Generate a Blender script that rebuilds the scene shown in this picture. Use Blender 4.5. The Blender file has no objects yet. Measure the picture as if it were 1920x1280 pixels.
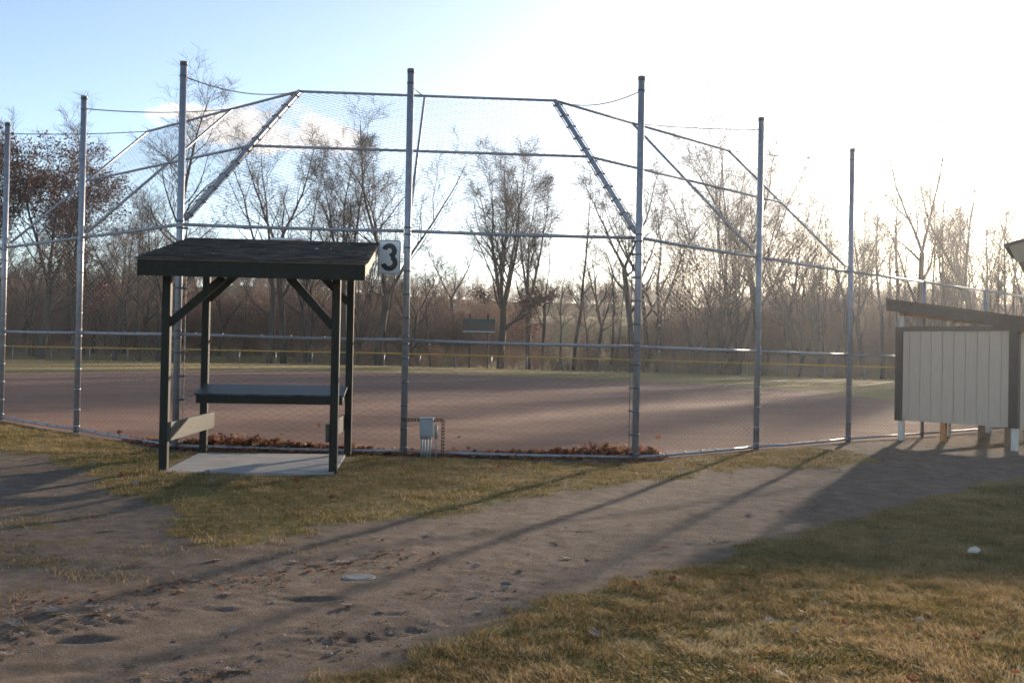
import bpy, math, random
import numpy as np
from mathutils import Vector, Matrix

R = math.radians
random.seed(7)
NR = np.random.default_rng(11)
scn = bpy.context.scene
COL = scn.collection

# ------------------------------------------------------------------ measured constants (metres, camera at origin looking +Y)
CAM_H = 1.398
PITCH, ROLL = 0.0113, 0.0187
SUN_AZ, SUN_EL = R(26.6), R(10.9)          # azimuth clockwise from +Y

# ------------------------------------------------------------------ noise and terrain
def _hash(ix, iy, s):
    h = (ix.astype(np.int64) * 374761393 + iy.astype(np.int64) * 668265263 + s * 974634777) & 0xFFFFFFFF
    h = ((h ^ (h >> 13)) * 1274126177) & 0xFFFFFFFF
    return ((h ^ (h >> 16)) & 0xFFFF) / 65535.0

def vnoise(x, y, sc, s=0):
    x = np.asarray(x, float) / sc; y = np.asarray(y, float) / sc
    ix, iy = np.floor(x), np.floor(y)
    fx, fy = x - ix, y - iy
    fx = fx * fx * (3 - 2 * fx); fy = fy * fy * (3 - 2 * fy)
    a = _hash(ix, iy, s); b = _hash(ix + 1, iy, s); c = _hash(ix, iy + 1, s); d = _hash(ix + 1, iy + 1, s)
    return (a * (1 - fx) + b * fx) * (1 - fy) + (c * (1 - fx) + d * fx) * fy - 0.5

def sstep(a, b, x):
    t = np.clip((np.asarray(x, float) - a) / (b - a), 0, 1)
    return t * t * (3 - 2 * t)

PATH_N = [(-30, 14.0), (-9.5, 13.4), (-7.04, 12.8), (-6.45, 12.47), (-5.81, 11.99), (-5.02, 11.25), (-4.48, 10.29), (-3.68, 9.26), (-3.03, 8.56),
          (-2.74, 8.13), (-2.52, 7.59), (-2.41, 7.22), (-2.26, 6.92), (-2.01, 6.73), (-1.72, 7.04), (-1.57, 7.39), (-1.18, 7.99),
          (-0.56, 8.38), (0.13, 9.56), (1.44, 10.88), (2.62, 12.27), (3.46, 12.93), (4.25, 13.0), (5.02, 13.55), (5.44, 14.46),
          (5.39, 15.48), (4.9, 15.7), (5.4, 16.6), (6.4, 17.6), (14, 24.3), (24, 24), (24, 19), (13, 18.0), (9.51, 15.36)]
PATH_S = [(6.64, 12.73), (5.11, 11.17), (3.95, 9.79), (3.04, 8.71), (2.41, 8.17), (1.84, 7.63), (1.63, 7.13), (1.06, 6.58), (0.65, 6.1),
          (0.4, 5.78), (0.08, 5.3), (-0.14, 5.07), (-0.34, 4.81), (-0.51, 4.54), (-0.69, 4.16), (-0.8, 3.81), (-1.4, 1.5), (-30, 1.5)]
PATH = PATH_N + PATH_S

def sdist(x, y, poly):
    """signed distance, positive inside"""
    x = np.asarray(x, float); y = np.asarray(y, float)
    d = np.full(x.shape, 1e9); ins = np.zeros(x.shape, bool)
    n = len(poly)
    for i in range(n):
        ax, ay = poly[i]; bx, by = poly[(i + 1) % n]
        ex, ey = bx - ax, by - ay
        t = np.clip(((x - ax) * ex + (y - ay) * ey) / (ex * ex + ey * ey), 0, 1)
        d = np.minimum(d, np.hypot(x - ax - t * ex, y - ay - t * ey))
        if ay != by:
            c = ((ay > y) != (by > y)) & (x < (bx - ax) * (y - ay) / (by - ay) + ax)
            ins ^= c
    return np.where(ins, d, -d)

# fence plan
FP = [(-8.797, 17.007), (-6.612, 15.022), (-4.427, 13.037), (-1.415, 13.092), (1.671, 13.148), (3.793, 15.2), (5.915, 17.252)]
RDIR = (0.751, 0.660)
FENCE_X = [-40, FP[0][0] - 2.18] + [p[0] for p in FP] + [FP[6][0] + 20 * RDIR[0], 60]
FENCE_Y = [19.5, FP[0][1] + 1.98] + [p[1] for p in FP] + [FP[6][1] + 20 * RDIR[1], 50]
def beyond_fence(x, y):
    return y - np.interp(x, FENCE_X, FENCE_Y)

PITS = [(-2.02, 4.72, .17, .06, .032, .2), (-1.12, 5.60, .18, .055, .03, .2), (-1.55, 5.35, .1, .05, .02, .0), (0.85, 6.35, .12, .05, .018, .1),
        (1.35, 7.5, .2, .06, .02, .05), (1.08, 7.1, .16, .055, .024, .1), (-0.35, 5.85, .09, .05, .014, .0), (-0.62, 5.3, .1, .045, .02, .1),
        (-0.72, 4.85, .09, .05, .018, .2), (-1.0, 4.9, .1, .05, .018, 0), (0.25, 6.1, .09, .06, .014, 0), (-0.1, 6.9, .08, .04, .018, 0),
        (0.35, 7.35, .1, .04, .014, .1), (-1.9, 5.3, .12, .05, .012, .1), (-0.25, 7.5, .1, .05, .014, .2), (0.75, 6.6, .12, .05, .016, .3),
        (-2.3, 6.2, .16, .06, .014, .1), (-3.2, 6.6, .2, .07, .014, .2), (-0.05, 5.65, .1, .05, .018, .3), (0.55, 6.85, .06, .04, .016, .3)]

def ground_h(x, y):
    x = np.asarray(x, float); y = np.asarray(y, float)
    z = -0.0084 * np.clip(x, -10, 30)
    near = 1 - sstep(17, 26, y)
    sd = sdist(x, y, PATH)
    p = sstep(-.25, .35, sd)
    z = z - 0.025 * p * near
    z = z + near * (vnoise(x, y, .9, 1) * .025 + vnoise(x, y, .33, 2) * .007)
    z = z + near * p * (vnoise(x, y, .14, 3) * .006 + vnoise(x + .4 * y, y, .075, 4) * .006 + np.maximum(0, vnoise(x, y, .22, 9) - .25) * .025 + np.maximum(0, vnoise(x, y, .06, 10) - .33) * .03)
    for (px, py, a, b, h, th) in PITS:
        c, s = math.cos(th), math.sin(th)
        u = ((x - px) * c + (y - py) * s) / a; v = (-(x - px) * s + (y - py) * c) / b
        r2 = u * u + v * v
        z = z + h * np.exp(-((np.sqrt(r2) - 1.25) / .35) ** 2) * .22 - h * .55 * np.exp(-r2 * 1.2)
    # wheel rut running along the path
    rut = np.abs((y - 4.55) - (x + 1.4) * 0.50 + vnoise(x, y, .8, 5) * .12)
    z = z - near * p * .014 * np.exp(-(rut / .09) ** 2) * sstep(-3.2, -2.5, x) * (1 - sstep(0.6, 1.4, x))
    # tyre tread prints at the lower left
    ax, ay = 1.23 / 1.63, 1.07 / 1.63
    for q0x, q0y in ((-1.5, 4.12), (-2.55, 4.6)):
        ua = (x - q0x) * ax + (y - q0y) * ay; va = -(x - q0x) * ay + (y - q0y) * ax
        band = np.exp(-(va / .085) ** 4) * sstep(-.3, 0, ua) * (1 - sstep(1.5, 2.0, ua))
        z = z + near * p * band * (-.008 + .010 * np.cos(2 * np.pi * ua / .11 + np.sign(va) * .9)) * (.6 + vnoise(x, y, .4, 12))
    # ground outside the outfield: shallow swale, then a grassed embankment carrying a road
    f = y - 84
    z = z + sstep(0, 7, f) * (-0.25) + sstep(9, 20, f) * .7
    bank = sstep(112, 158, y + 0.05 * x) * 7.2 + sstep(172, 225, y + .05 * x) * 6.3 + sstep(230, 420, y) * 4
    z = z + bank * (1 + vnoise(x, y, 60, 6) * .3) + sstep(90, 120, y) * vnoise(x, y, 9, 7) * .5
    return z

# ------------------------------------------------------------------ mesh helpers
def link(o, parent=None):
    COL.objects.link(o)
    if parent is not None:
        o.parent = parent
        if parent.type == 'EMPTY':
            o.matrix_parent_inverse = Matrix.Translation(parent.location).inverted() if not parent.get('_local') else Matrix()
    return o

def np_mesh(name, V, faces, mat, smooth=False, attrs=None, cols=None):
    """faces: list of int arrays (n,k)"""
    me = bpy.data.meshes.new(name)
    V = np.ascontiguousarray(V, dtype=np.float32)
    me.vertices.add(len(V)); me.vertices.foreach_set('co', V.ravel())
    faces = [np.asarray(f, dtype=np.int32) for f in faces if len(f)]
    tot = sum(f.size for f in faces); n = sum(len(f) for f in faces)
    me.loops.add(tot); me.polygons.add(n)
    me.loops.foreach_set('vertex_index', np.concatenate([f.ravel() for f in faces]))
    ls = []; st = 0
    for f in faces:
        k = f.shape[1]; ls.append(st + np.arange(len(f)) * k); st += f.size
    me.polygons.foreach_set('loop_start', np.concatenate(ls).astype(np.int32))
    if smooth:
        me.polygons.foreach_set('use_smooth', np.ones(n, bool))
    for k, a in (attrs or {}).items():
        at = me.attributes.new(k, 'FLOAT', 'POINT'); at.data.foreach_set('value', np.ascontiguousarray(a, dtype=np.float32))
    if mat: me.materials.append(mat)
    me.update(calc_edges=True)
    return me

class MB:
    """small-shape accumulator; build() links ONE mesh object"""
    def __init__(s): s.v = []; s.f = []
    def add(s, vs, fs):
        b = len(s.v); s.v += [tuple(v) for v in vs]; s.f += [tuple(i + b for i in f) for f in fs]; return s
    def prism(s, bot, top):
        n = len(bot)
        return s.add(list(bot) + list(top), [tuple(range(n))[::-1], tuple(range(n, 2 * n))] + [(i, (i + 1) % n, n + (i + 1) % n, n + i) for i in range(n)])
    def box(s, c, d, M=None):
        x, y, z = c; a, b, e = d[0] / 2, d[1] / 2, d[2] / 2
        bot = [Vector((x + i * a, y + j * b, z - e)) for i, j in ((-1, -1), (1, -1), (1, 1), (-1, 1))]
        top = [v + Vector((0, 0, 2 * e)) for v in bot]
        if M: bot = [M @ v for v in bot]; top = [M @ v for v in top]
        return s.prism(bot, top)
    def beam(s, p, q, w, h, side=None):
        """rectangular bar from p to q, w along side, h along the other axis"""
        p, q = Vector(p), Vector(q); t = (q - p).normalized()
        side = Vector(side) if side is not None else (t.cross(Vector((0, 0, 1))) if abs(t.z) < .95 else Vector((1, 0, 0)))
        side = (side - t * side.dot(t)).normalized(); up = side.cross(t)
        o = [side * (i * w / 2) + up * (j * h / 2) for i, j in ((-1, -1), (1, -1), (1, 1), (-1, 1))]
        return s.prism([p + k for k in o], [q + k for k in o])
    def tube(s, pts, r, n=12, caps=True, r2=None):
        pts = [Vector(p) for p in pts]; m = len(pts); b = len(s.v)
        prev = None
        for i, p in enumerate(pts):
            t = (pts[min(i + 1, m - 1)] - pts[max(i - 1, 0)]).normalized()
            if prev is None:
                a = t.cross(Vector((0, 0, 1)));
                if a.length < .1: a = t.cross(Vector((1, 0, 0)))
            else: a = prev - t * prev.dot(t)
            a.normalize(); prev = a; c = t.cross(a)
            rr = r if r2 is None else r + (r2 - r) * i / (m - 1)
            for k in range(n):
                an = 2 * math.pi * k / n
                s.v.append(tuple(p + (a * math.cos(an) + c * math.sin(an)) * rr))
        for i in range(m - 1):
            for k in range(n):
                s.f.append((b + i * n + k, b + i * n + (k + 1) % n, b + (i + 1) * n + (k + 1) % n, b + (i + 1) * n + k))
        if caps:
            s.f.append(tuple(b + k for k in range(n))[::-1]); s.f.append(tuple(b + (m - 1) * n + k for k in range(n)))
        return s
    def build(s, name, mat, parent=None, smooth=False, bevel=0, loc=None):
        me = bpy.data.meshes.new(name); me.from_pydata([tuple(v) for v in s.v], [], s.f); me.materials.append(mat)
        if smooth:
            me.polygons.foreach_set('use_smooth', np.array([len(p.vertices) == 4 for p in me.polygons]))
        me.update()
        o = bpy.data.objects.new(name, me)
        if bevel:
            m = o.modifiers.new('edge', 'BEVEL'); m.width = bevel; m.segments = 2; m.limit_method = 'ANGLE'; m.angle_limit = R(50)
        link(o, parent)
        return o

def tag(o, label=None, cat=None, group=None, kind=None):
    if label: o['label'] = label
    if cat: o['category'] = cat
    if group: o['group'] = group
    if kind: o['kind'] = kind
    return o

def thing(name, loc, label, cat, group=None):
    e = bpy.data.objects.new(name, None); e.location = loc; e.empty_display_size = .2
    COL.objects.link(e); return tag(e, label, cat, group)

def obj(name, me, parent=None, loc=None):
    o = bpy.data.objects.new(name, me)
    if loc is not None: o.location = loc
    return link(o, parent)

# ------------------------------------------------------------------ materials
def new_mat(name):
    m = bpy.data.materials.new(name); m.use_nodes = True
    nt = m.node_tree; b = nt.nodes['Principled BSDF']
    return m, nt, b

def noise_node(nt, scale, detail=4, rough=.6, coord='Object', vec=None, stretch=None):
    n = nt.nodes.new('ShaderNodeTexNoise'); n.inputs['Scale'].default_value = scale; n.inputs['Detail'].default_value = detail
    n.inputs['Roughness'].default_value = rough
    if vec is None:
        tc = nt.nodes.new('ShaderNodeTexCoord'); vec = tc.outputs[coord]
    if stretch:
        mp = nt.nodes.new('ShaderNodeMapping'); mp.inputs['Scale'].default_value = stretch; nt.links.new(vec, mp.inputs['Vector']); vec = mp.outputs['Vector']
    nt.links.new(vec, n.inputs['Vector'])
    return n

def ramp(nt, src, stops):
    r = nt.nodes.new('ShaderNodeValToRGB'); e = r.color_ramp.elements
    while len(e) < len(stops): e.new(.5)
    for el, (p, c) in zip(e, stops): el.position = p; el.color = (*c, 1) if len(c) == 3 else c
    nt.links.new(src, r.inputs['Fac']); return r

def mixc(nt, fac, a, b, mode='MIX'):
    m = nt.nodes.new('ShaderNodeMix'); m.data_type = 'RGBA'; m.blend_type = mode
    for sock, v in ((m.inputs['Factor'], fac), (m.inputs['A'], a), (m.inputs['B'], b)):
        pass
    def put(sock, v):
        if isinstance(v, (int, float)): sock.default_value = v
        elif isinstance(v, tuple): sock.default_value = (*v, 1)
        else: nt.links.new(v, sock)
    put(m.inputs[0], fac); put(m.inputs[6], a); put(m.inputs[7], b)
    return m.outputs[2]

def bump(nt, b, src, strength, dist):
    n = nt.nodes.new('ShaderNodeBump'); n.inputs['Strength'].default_value = strength; n.inputs['Distance'].default_value = dist
    nt.links.new(src, n.inputs['Height']); nt.links.new(n.outputs['Normal'], b.inputs['Normal']); return n

def simple(name, c1, c2, scale=8, rough=.6, metal=0, bmp=.2, bd=.005, stretch=None, detail=5, rr=None):
    m, nt, b = new_mat(name)
    n = noise_node(nt, scale, detail, stretch=stretch)
    r = ramp(nt, n.outputs['Fac'], [(.3, c1), (.7, c2)])
    nt.links.new(r.outputs['Color'], b.inputs['Base Color'])
    b.inputs['Roughness'].default_value = rough; b.inputs['Metallic'].default_value = metal
    if rr:
        q = nt.nodes.new('ShaderNodeMapRange'); q.inputs['To Min'].default_value = rr[0]; q.inputs['To Max'].default_value = rr[1]
        nt.links.new(n.outputs['Fac'], q.inputs['Value']); nt.links.new(q.outputs[0], b.inputs['Roughness'])
    if bmp: bump(nt, b, n.outputs['Fac'], bmp, bd)
    return m

M = {}
M['galv'] = simple('galvanised_pipe', (.25, .255, .285), (.36, .365, .40), 14, .5, .45, .06, .002, rr=(.36, .56))
M['wire'] = simple('galvanised_wire', (.07, .07, .073), (.13, .13, .135), 30, .38, .5, 0)
M['cap'] = simple('weathered_cap', (.12, .12, .13), (.2, .2, .21), 20, .6, .5, .1)
M['darkpaint'] = simple('dark_green_paint', (.013, .0135, .009), (.022, .022, .015), 9, .6, 0, .15, .002, stretch=(2, 2, 2))
M['darkpaint'].node_tree.nodes['Principled BSDF'].inputs['Specular IOR Level'].default_value = .22
M['darkboard'] = simple('worn_green_board', (.028, .031, .021), (.058, .06, .044), 7, .7, 0, .3, .003, stretch=(3, 3, 3))
M['counter'] = simple('sky_streaked_counter_paint', (.008, .012, .012), (.075, .09, .095), 5, .33, 0, .2, .002, stretch=(.8, 14, 3), rr=(.3, .6))  # pale bluish streaks in the colour stand in for reflected sky
M['counter'].node_tree.nodes['Principled BSDF'].inputs['Specular IOR Level'].default_value = .16
M['edgewood'] = simple('sunbleached_wood', (.24, .2, .15), (.34, .29, .22), 9, .75, 0, .3, .003, stretch=(1, 1, 5))
M['signwhite'] = simple('sign_white', (.62, .63, .66), (.70, .71, .73), 6, .4, 0, 0)
M['signblack'] = simple('sign_black', (.012, .012, .014), (.02, .02, .022), 8, .45, 0, 0)
M['signred'] = simple('sign_red', (.4, .03, .03), (.5, .05, .04), 8, .45, 0, 0)
M['boxgrey'] = simple('enclosure_grey', (.26, .275, .30), (.33, .345, .37), 5, .5, 0, .04)
M['conduit'] = simple('conduit_grey', (.26, .27, .28), (.38, .39, .40), 9, .5, .3, .05)
M['rust'] = simple('rusty_strut', (.05, .028, .02), (.12, .062, .04), 30, .8, .2, .4, .002)
M['concrete'] = simple('concrete_slab', (.21, .20, .185), (.36, .34, .32), 2.2, .85, 0, .15, .004, stretch=(1, 3, 1), detail=9)
M['siding'] = simple('beige_siding', (.50, .40, .31), (.57, .465, .37), 4, .7, 0, .12, .002, stretch=(9, 9, .7))
M['browntrim'] = simple('brown_trim', (.035, .026, .02), (.06, .045, .036), 8, .6, 0, .2, .003, stretch=(4, 4, 1))
M['whitepost'] = simple('white_painted_post', (.55, .53, .49), (.68, .66, .62), 8, .6, 0, .2, .003, stretch=(4, 4, 1))
M['rawwood'] = simple('yellow_pine', (.36, .20, .09), (.50, .30, .14), 6, .7, 0, .2, .003, stretch=(2, 2, 2))
M['greywood'] = simple('weathered_wood', (.16, .12, .09), (.27, .21, .16), 6, .8, 0, .3, .003, stretch=(2, 2, .6))
M['eavebeige'] = simple('eave_beige', (.27, .215, .16), (.33, .265, .2), 5, .7, 0, .1, .002)
M['yellow'] = simple('yellow_fence_cap', (.46, .26, .016), (.58, .34, .028), 6, .5, 0, 0)
M['board'] = simple('scoreboard_green', (.004, .024, .018), (.006, .034, .025), 3, .5, 0, 0)
M['boardred'] = simple('scoreboard_lamp_panel', (.035, .010, .010), (.055, .014, .013), 40, .4, 0, 0)
M['steel'] = simple('dark_steel', (.03, .022, .018), (.06, .04, .032), 10, .7, .3, .1)
M['guard'] = simple('guardrail_steel', (.5, .48, .45), (.62, .6, .56), 4, .4, .4, 0)
M['paper'] = simple('pale_paper', (.5, .46, .36), (.6, .56, .45), 20, .7, 0, .3)
M['cover'] = simple('valve_cover_plastic', (.09, .088, .084), (.17, .165, .155), 18, .6, 0, .2, .002)

def mat_shingle():
    m, nt, b = new_mat('asphalt_shingle')
    tc = nt.nodes.new('ShaderNodeTexCoord')
    mp = nt.nodes.new('ShaderNodeMapping'); mp.inputs['Scale'].default_value = (1, 1, 1)
    nt.links.new(tc.outputs['UV'], mp.inputs['Vector'])
    br = nt.nodes.new('ShaderNodeTexBrick'); br.inputs['Scale'].default_value = 1
    br.inputs['Brick Width'].default_value = .22; br.inputs['Row Height'].default_value = .13; br.inputs['Mortar Size'].default_value = .006
    br.inputs['Color1'].default_value = (.022, .021, .020, 1); br.inputs['Color2'].default_value = (.05, .046, .042, 1); br.inputs['Mortar'].default_value = (.006, .006, .006, 1)
    br.offset = .37; br.inputs['Bias'].default_value = -.1
    nt.links.new(mp.outputs[0], br.inputs['Vector'])
    n = noise_node(nt, 160, 3); n2 = noise_node(nt, 3, 4)
    c = mixc(nt, .5, br.outputs['Color'], ramp(nt, n.outputs['Fac'], [(.35, (.25, .25, .25)), (.7, (1.3, 1.25, 1.2))]).outputs[0], 'MULTIPLY')
    c = mixc(nt, .6, c, ramp(nt, n2.outputs['Fac'], [(.3, (.6, .6, .6)), (.7, (1.25, 1.2, 1.15))]).outputs[0], 'MULTIPLY')
    nt.links.new(c, b.inputs['Base Color']); b.inputs['Roughness'].default_value = .9; b.inputs['Specular IOR Level'].default_value = .25
    bump(nt, b, n.outputs['Fac'], .5, .003)
    return m
M['shingle'] = mat_shingle()

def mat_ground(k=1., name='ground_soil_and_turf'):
    m, nt, b = new_mat(name)
    tc = nt.nodes.new('ShaderNodeTexCoord'); P = tc.outputs['Object']
    def attr(n):
        a = nt.nodes.new('ShaderNodeAttribute'); a.attribute_name = n; return a.outputs['Fac']
    dirt, infd, road = attr('dirt'), attr('infd'), attr('road')
    nbig = noise_node(nt, .9, 5, vec=P); nmid = noise_node(nt, 7, 6, vec=P); nfine = noise_node(nt, 70, 4, .7, vec=P); ngrit = noise_node(nt, 260, 2, .7, vec=P)
    # path soil
    soil = ramp(nt, nmid.outputs['Fac'], [(.28, (.12, .087, .063)), (.5, (.18, .136, .103)), (.72, (.24, .188, .147))]).outputs[0]
    soil = mixc(nt, .55, soil, ramp(nt, nfine.outputs['Fac'], [(.32, (.4, .38, .36)), (.7, (1.5, 1.46, 1.42))]).outputs[0], 'MULTIPLY')
    soil = mixc(nt, .6, soil, ramp(nt, ngrit.outputs['Fac'], [(.36, (.45, .43, .42)), (.52, (1, 1, 1)), (.66, (1.7, 1.65, 1.6))]).outputs[0], 'MULTIPLY')
    soil = mixc(nt, .5, soil, ramp(nt, nbig.outputs['Fac'], [(.3, (.75, .72, .68)), (.7, (1.15, 1.12, 1.1))]).outputs[0], 'MULTIPLY')
    # turf thatch (seen between the blades, and as the grass itself far away)
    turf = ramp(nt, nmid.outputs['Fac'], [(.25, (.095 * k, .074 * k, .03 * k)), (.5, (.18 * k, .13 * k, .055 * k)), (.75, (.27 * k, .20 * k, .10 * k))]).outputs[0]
    turf = mixc(nt, .6, turf, ramp(nt, nfine.outputs['Fac'], [(.3, (.45, .45, .45)), (.72, (1.4, 1.35, 1.3))]).outputs[0], 'MULTIPLY')
    turf = mixc(nt, .7, turf, ramp(nt, nbig.outputs['Fac'], [(.32, (.75, .95, .55)), (.68, (1.2, 1.08, .95))]).outputs[0], 'MULTIPLY')
    # infield clay
    st = noise_node(nt, .6, 5, vec=P, stretch=(.5, 1.6, 1))
    clay = ramp(nt, st.outputs['Fac'], [(.3, (.20, .108, .074)), (.7, (.265, .155, .112))]).outputs[0]
    clay = mixc(nt, .35, clay, ramp(nt, nfine.outputs['Fac'], [(.3, (.7, .7, .7)), (.7, (1.2, 1.2, 1.2))]).outputs[0], 'MULTIPLY')
    # noisy thresholds
    def thresh(a, n, w):
        q = nt.nodes.new('ShaderNodeMath'); q.operation = 'MULTIPLY_ADD'; nt.links.new(n, q.inputs[0]); q.inputs[1].default_value = w
        s = nt.nodes.new('ShaderNodeMath'); s.operation = 'ADD'; s.inputs[1].default_value = -w / 2; nt.links.new(a, s.inputs[0]); nt.links.new(s.outputs[0], q.inputs[2])
        r = nt.nodes.new('ShaderNodeMapRange'); r.inputs['From Min'].default_value = .38; r.inputs['From Max'].default_value = .62; r.interpolation_type = 'SMOOTHSTEP'
        nt.links.new(q.outputs[0], r.inputs['Value']); return r.outputs[0]
    c = mixc(nt, thresh(dirt, nmid.outputs['Fac'], .7), turf, soil)
    c = mixc(nt, thresh(infd, nmid.outputs['Fac'], .25), c, clay)
    c = mixc(nt, road, c, (.24, .235, .23))
    nt.links.new(c, b.inputs['Base Color']); b.inputs['Roughness'].default_value = .95; b.inputs['Specular IOR Level'].default_value = .15
    h = nt.nodes.new('ShaderNodeMath'); h.operation = 'MULTIPLY_ADD'; h.inputs[1].default_value = .45
    nt.links.new(ngrit.outputs['Fac'], h.inputs[0]); nt.links.new(nfine.outputs['Fac'], h.inputs[2])
    bump(nt, b, h.outputs[0], .9, .012)
    return m
M['ground'] = mat_ground()
M['lit_turf'] = mat_ground(1.55, 'sunlit_outfield_turf')  # same turf, colours lightened to stand in for sunlight on outfield and bank

def mat_leafy(name, cols, trans=.5, rough=.6, spec=.3, objrand=False):
    """thin foliage: colour by the per-vertex value 'tone', light passes through"""
    m, nt, b = new_mat(name)
    a = nt.nodes.new('ShaderNodeAttribute'); a.attribute_name = 'tone'
    src = a.outputs['Fac']
    if objrand:
        oi = nt.nodes.new('ShaderNodeObjectInfo'); src = oi.outputs['Random']
    r = ramp(nt, src, cols)
    col = r.outputs['Color']
    if objrand:
        n = noise_node(nt, 40, 3); col = mixc(nt, .6, col, ramp(nt, n.outputs['Fac'], [(.3, (.6, .6, .6)), (.7, (1.2, 1.15, 1.1))]).outputs[0], 'MULTIPLY')
    nt.links.new(col, b.inputs['Base Color']); b.inputs['Roughness'].default_value = rough; b.inputs['Specular IOR Level'].default_value = spec
    t = nt.nodes.new('ShaderNodeBsdfTranslucent'); nt.links.new(col, t.inputs['Color'])
    mx = nt.nodes.new('ShaderNodeMixShader'); mx.inputs[0].default_value = trans
    out = nt.nodes['Material Output']
    nt.links.new(b.outputs[0], mx.inputs[1]); nt.links.new(t.outputs[0], mx.inputs[2]); nt.links.new(mx.outputs[0], out.inputs['Surface'])
    return m
M['grass'] = mat_leafy('winter_grass', [(0, (.07, .075, .02)), (.3, (.15, .125, .04)), (.6, (.28, .19, .08)), (1, (.42, .31, .17))], .45, .6, .15)
M['pileleaf'] = mat_leafy('oak_leaf_litter', [(0, (.07, .03, .017)), (.4, (.18, .065, .028)), (.75, (.34, .125, .05)), (1, (.42, .24, .13))], .45)
M['dryleaf'] = mat_leafy('dry_oak_leaf', [(0, (.25, .195, .15)), (.35, (.34, .285, .24)), (.55, (.14, .085, .05)), (.75, (.37, .315, .27)), (1, (.20, .125, .075))], .2, .85, .08, True)
M['redleaf'] = mat_leafy('red_oak_leaf', [(0, (.12, .035, .02)), (1, (.19, .075, .04))], .35, .6, .3, True)
M['treeleaf'] = mat_leafy('clinging_oak_leaf', [(0, (.05, .026, .019)), (.5, (.095, .045, .030)), (1, (.16, .08, .05))], .4)
M['bark'] = simple('grey_brown_bark', (.035, .028, .023), (.08, .062, .05), 6, .9, 0, .6, .03, stretch=(3, 3, .5))
M['twig'] = simple('brown_twig', (.055, .038, .030), (.11, .078, .060), 2, .8, 0, 0)
M['brush'] = simple('brush_stem', (.16, .092, .062), (.34, .21, .14), .6, .85, 0, 0)

# ------------------------------------------------------------------ ground: one sheet, cut into its zones
def axis(fine_a, fine_b, step, lo, hi, grow=1.22):
    c = list(np.arange(fine_a, fine_b, step)); d = step
    x = c[-1]; out = []
    while x < hi: d *= grow; x += d; out.append(x)
    x = c[0]; d = step; pre = []
    while x > lo: d *= grow; x -= d; pre.append(x)
    return np.array(pre[::-1] + c + out)
gx = axis(-7.0, 7.0, .034, -480, 480, 1.13)
ylist = []; yy = 1.2
while yy < 470:
    ylist.append(yy); yy += .025 if 3.8 < yy < 6.5 else max(.03, .0055 * yy) if yy < 20 else .02 * yy - .27
gy = np.array([-120., -60, -20, -6, -2, 0, .6] + ylist)
GX, GY = np.meshgrid(gx, gy)
gX, gY = GX.ravel(), GY.ravel()
gZ = ground_h(gX, gY)
sdp = sdist(gX, gY, PATH)
bf = beyond_fence(gX, gY)
dirt_m = sstep(-.28, .22, sdp + vnoise(gX, gY, .35, 21) * .3 + vnoise(gX, gY, .12, 22) * .16)
# bare strip at the foot of the fence, and thin turf in the worn left-hand corner
strip = sstep(-.38, -.16, bf + vnoise(gX, gY, .4, 23) * .2) * (gX < 6) * (1 - sstep(.3, .6, bf))
dirt_m = np.maximum(dirt_m, strip * .85)
weeds = np.maximum(0, vnoise(gX, gY, .5, 24) + .18) * sstep(.1, .3, sdp) * (1 - sstep(-1.9, -1.5, gX)) * sstep(5.4, 6.2, gY) * (1 - sstep(7.6, 8.6, gY))
weeds = np.maximum(weeds, (1 - sstep(-2.7, -2.3, gX)) * sstep(5.0, 5.5, gY) * (1 - sstep(7, 7.8, gY)) * np.maximum(0, vnoise(gX, gY, .3, 25) + .25))
dirt_m = np.clip(dirt_m - weeds * .8, 0, 1)
def infield_sd(x, y):
    return 17.4 - np.hypot(x + 4.0, y - 42.0)
inf_sd = np.maximum(infield_sd(gX, gY), np.minimum(np.minimum(gX + 25 + .3 * (gY - 20), 14.2 - gX), 42 - gY))
infd_m = sstep(-.2, .25, inf_sd) * sstep(-.05, .02, bf)
back = gY + .05 * gX
road_m = sstep(158, 160, back) * (1 - sstep(170, 172, back))
nx, ny = len(gx), len(gy)
I = np.arange(nx * ny).reshape(ny, nx)
quads = np.stack([I[:-1, :-1], I[:-1, 1:], I[1:, 1:], I[1:, :-1]], -1).reshape(-1, 4)
fc = lambda a: a[quads].mean(1)
zone = np.where(fc(bf) > 0, np.where(fc(infd_m) > .5, 2, 3), np.where(fc(dirt_m) > .5, 1, 0))
fy, fr = fc(gY), fc(road_m)
zone = np.where(fy > 84, 4, zone); zone = np.where(fr > .5, 5, zone)
for k, nm, lab in ((0, 'lawn', 'short tan and green winter lawn either side of the dirt path'), (1, 'path', 'worn grey brown dirt path crossing the foreground'),
              (2, 'infield', 'reddish brown dirt infield behind the backstop'), (3, 'outfield', 'sunlit grass outfield strip in front of the yellow capped fence'),
              (4, 'terrain', 'rough grassy ground and bank beyond the outfield fence'), (5, 'road', 'grey road along the far embankment')):
    q = quads[zone == k]
    if not len(q): continue
    used, inv = np.unique(q, return_inverse=True)
    me = np_mesh(nm, np.stack([gX, gY, gZ], -1)[used], [inv.reshape(-1, 4)], M['lit_turf'] if k in (3, 4) else M['ground'], True,
                 dict(dirt=dirt_m[used], infd=infd_m[used], road=road_m[used]))
    tag(obj(nm, me), lab, kind='structure')

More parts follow.
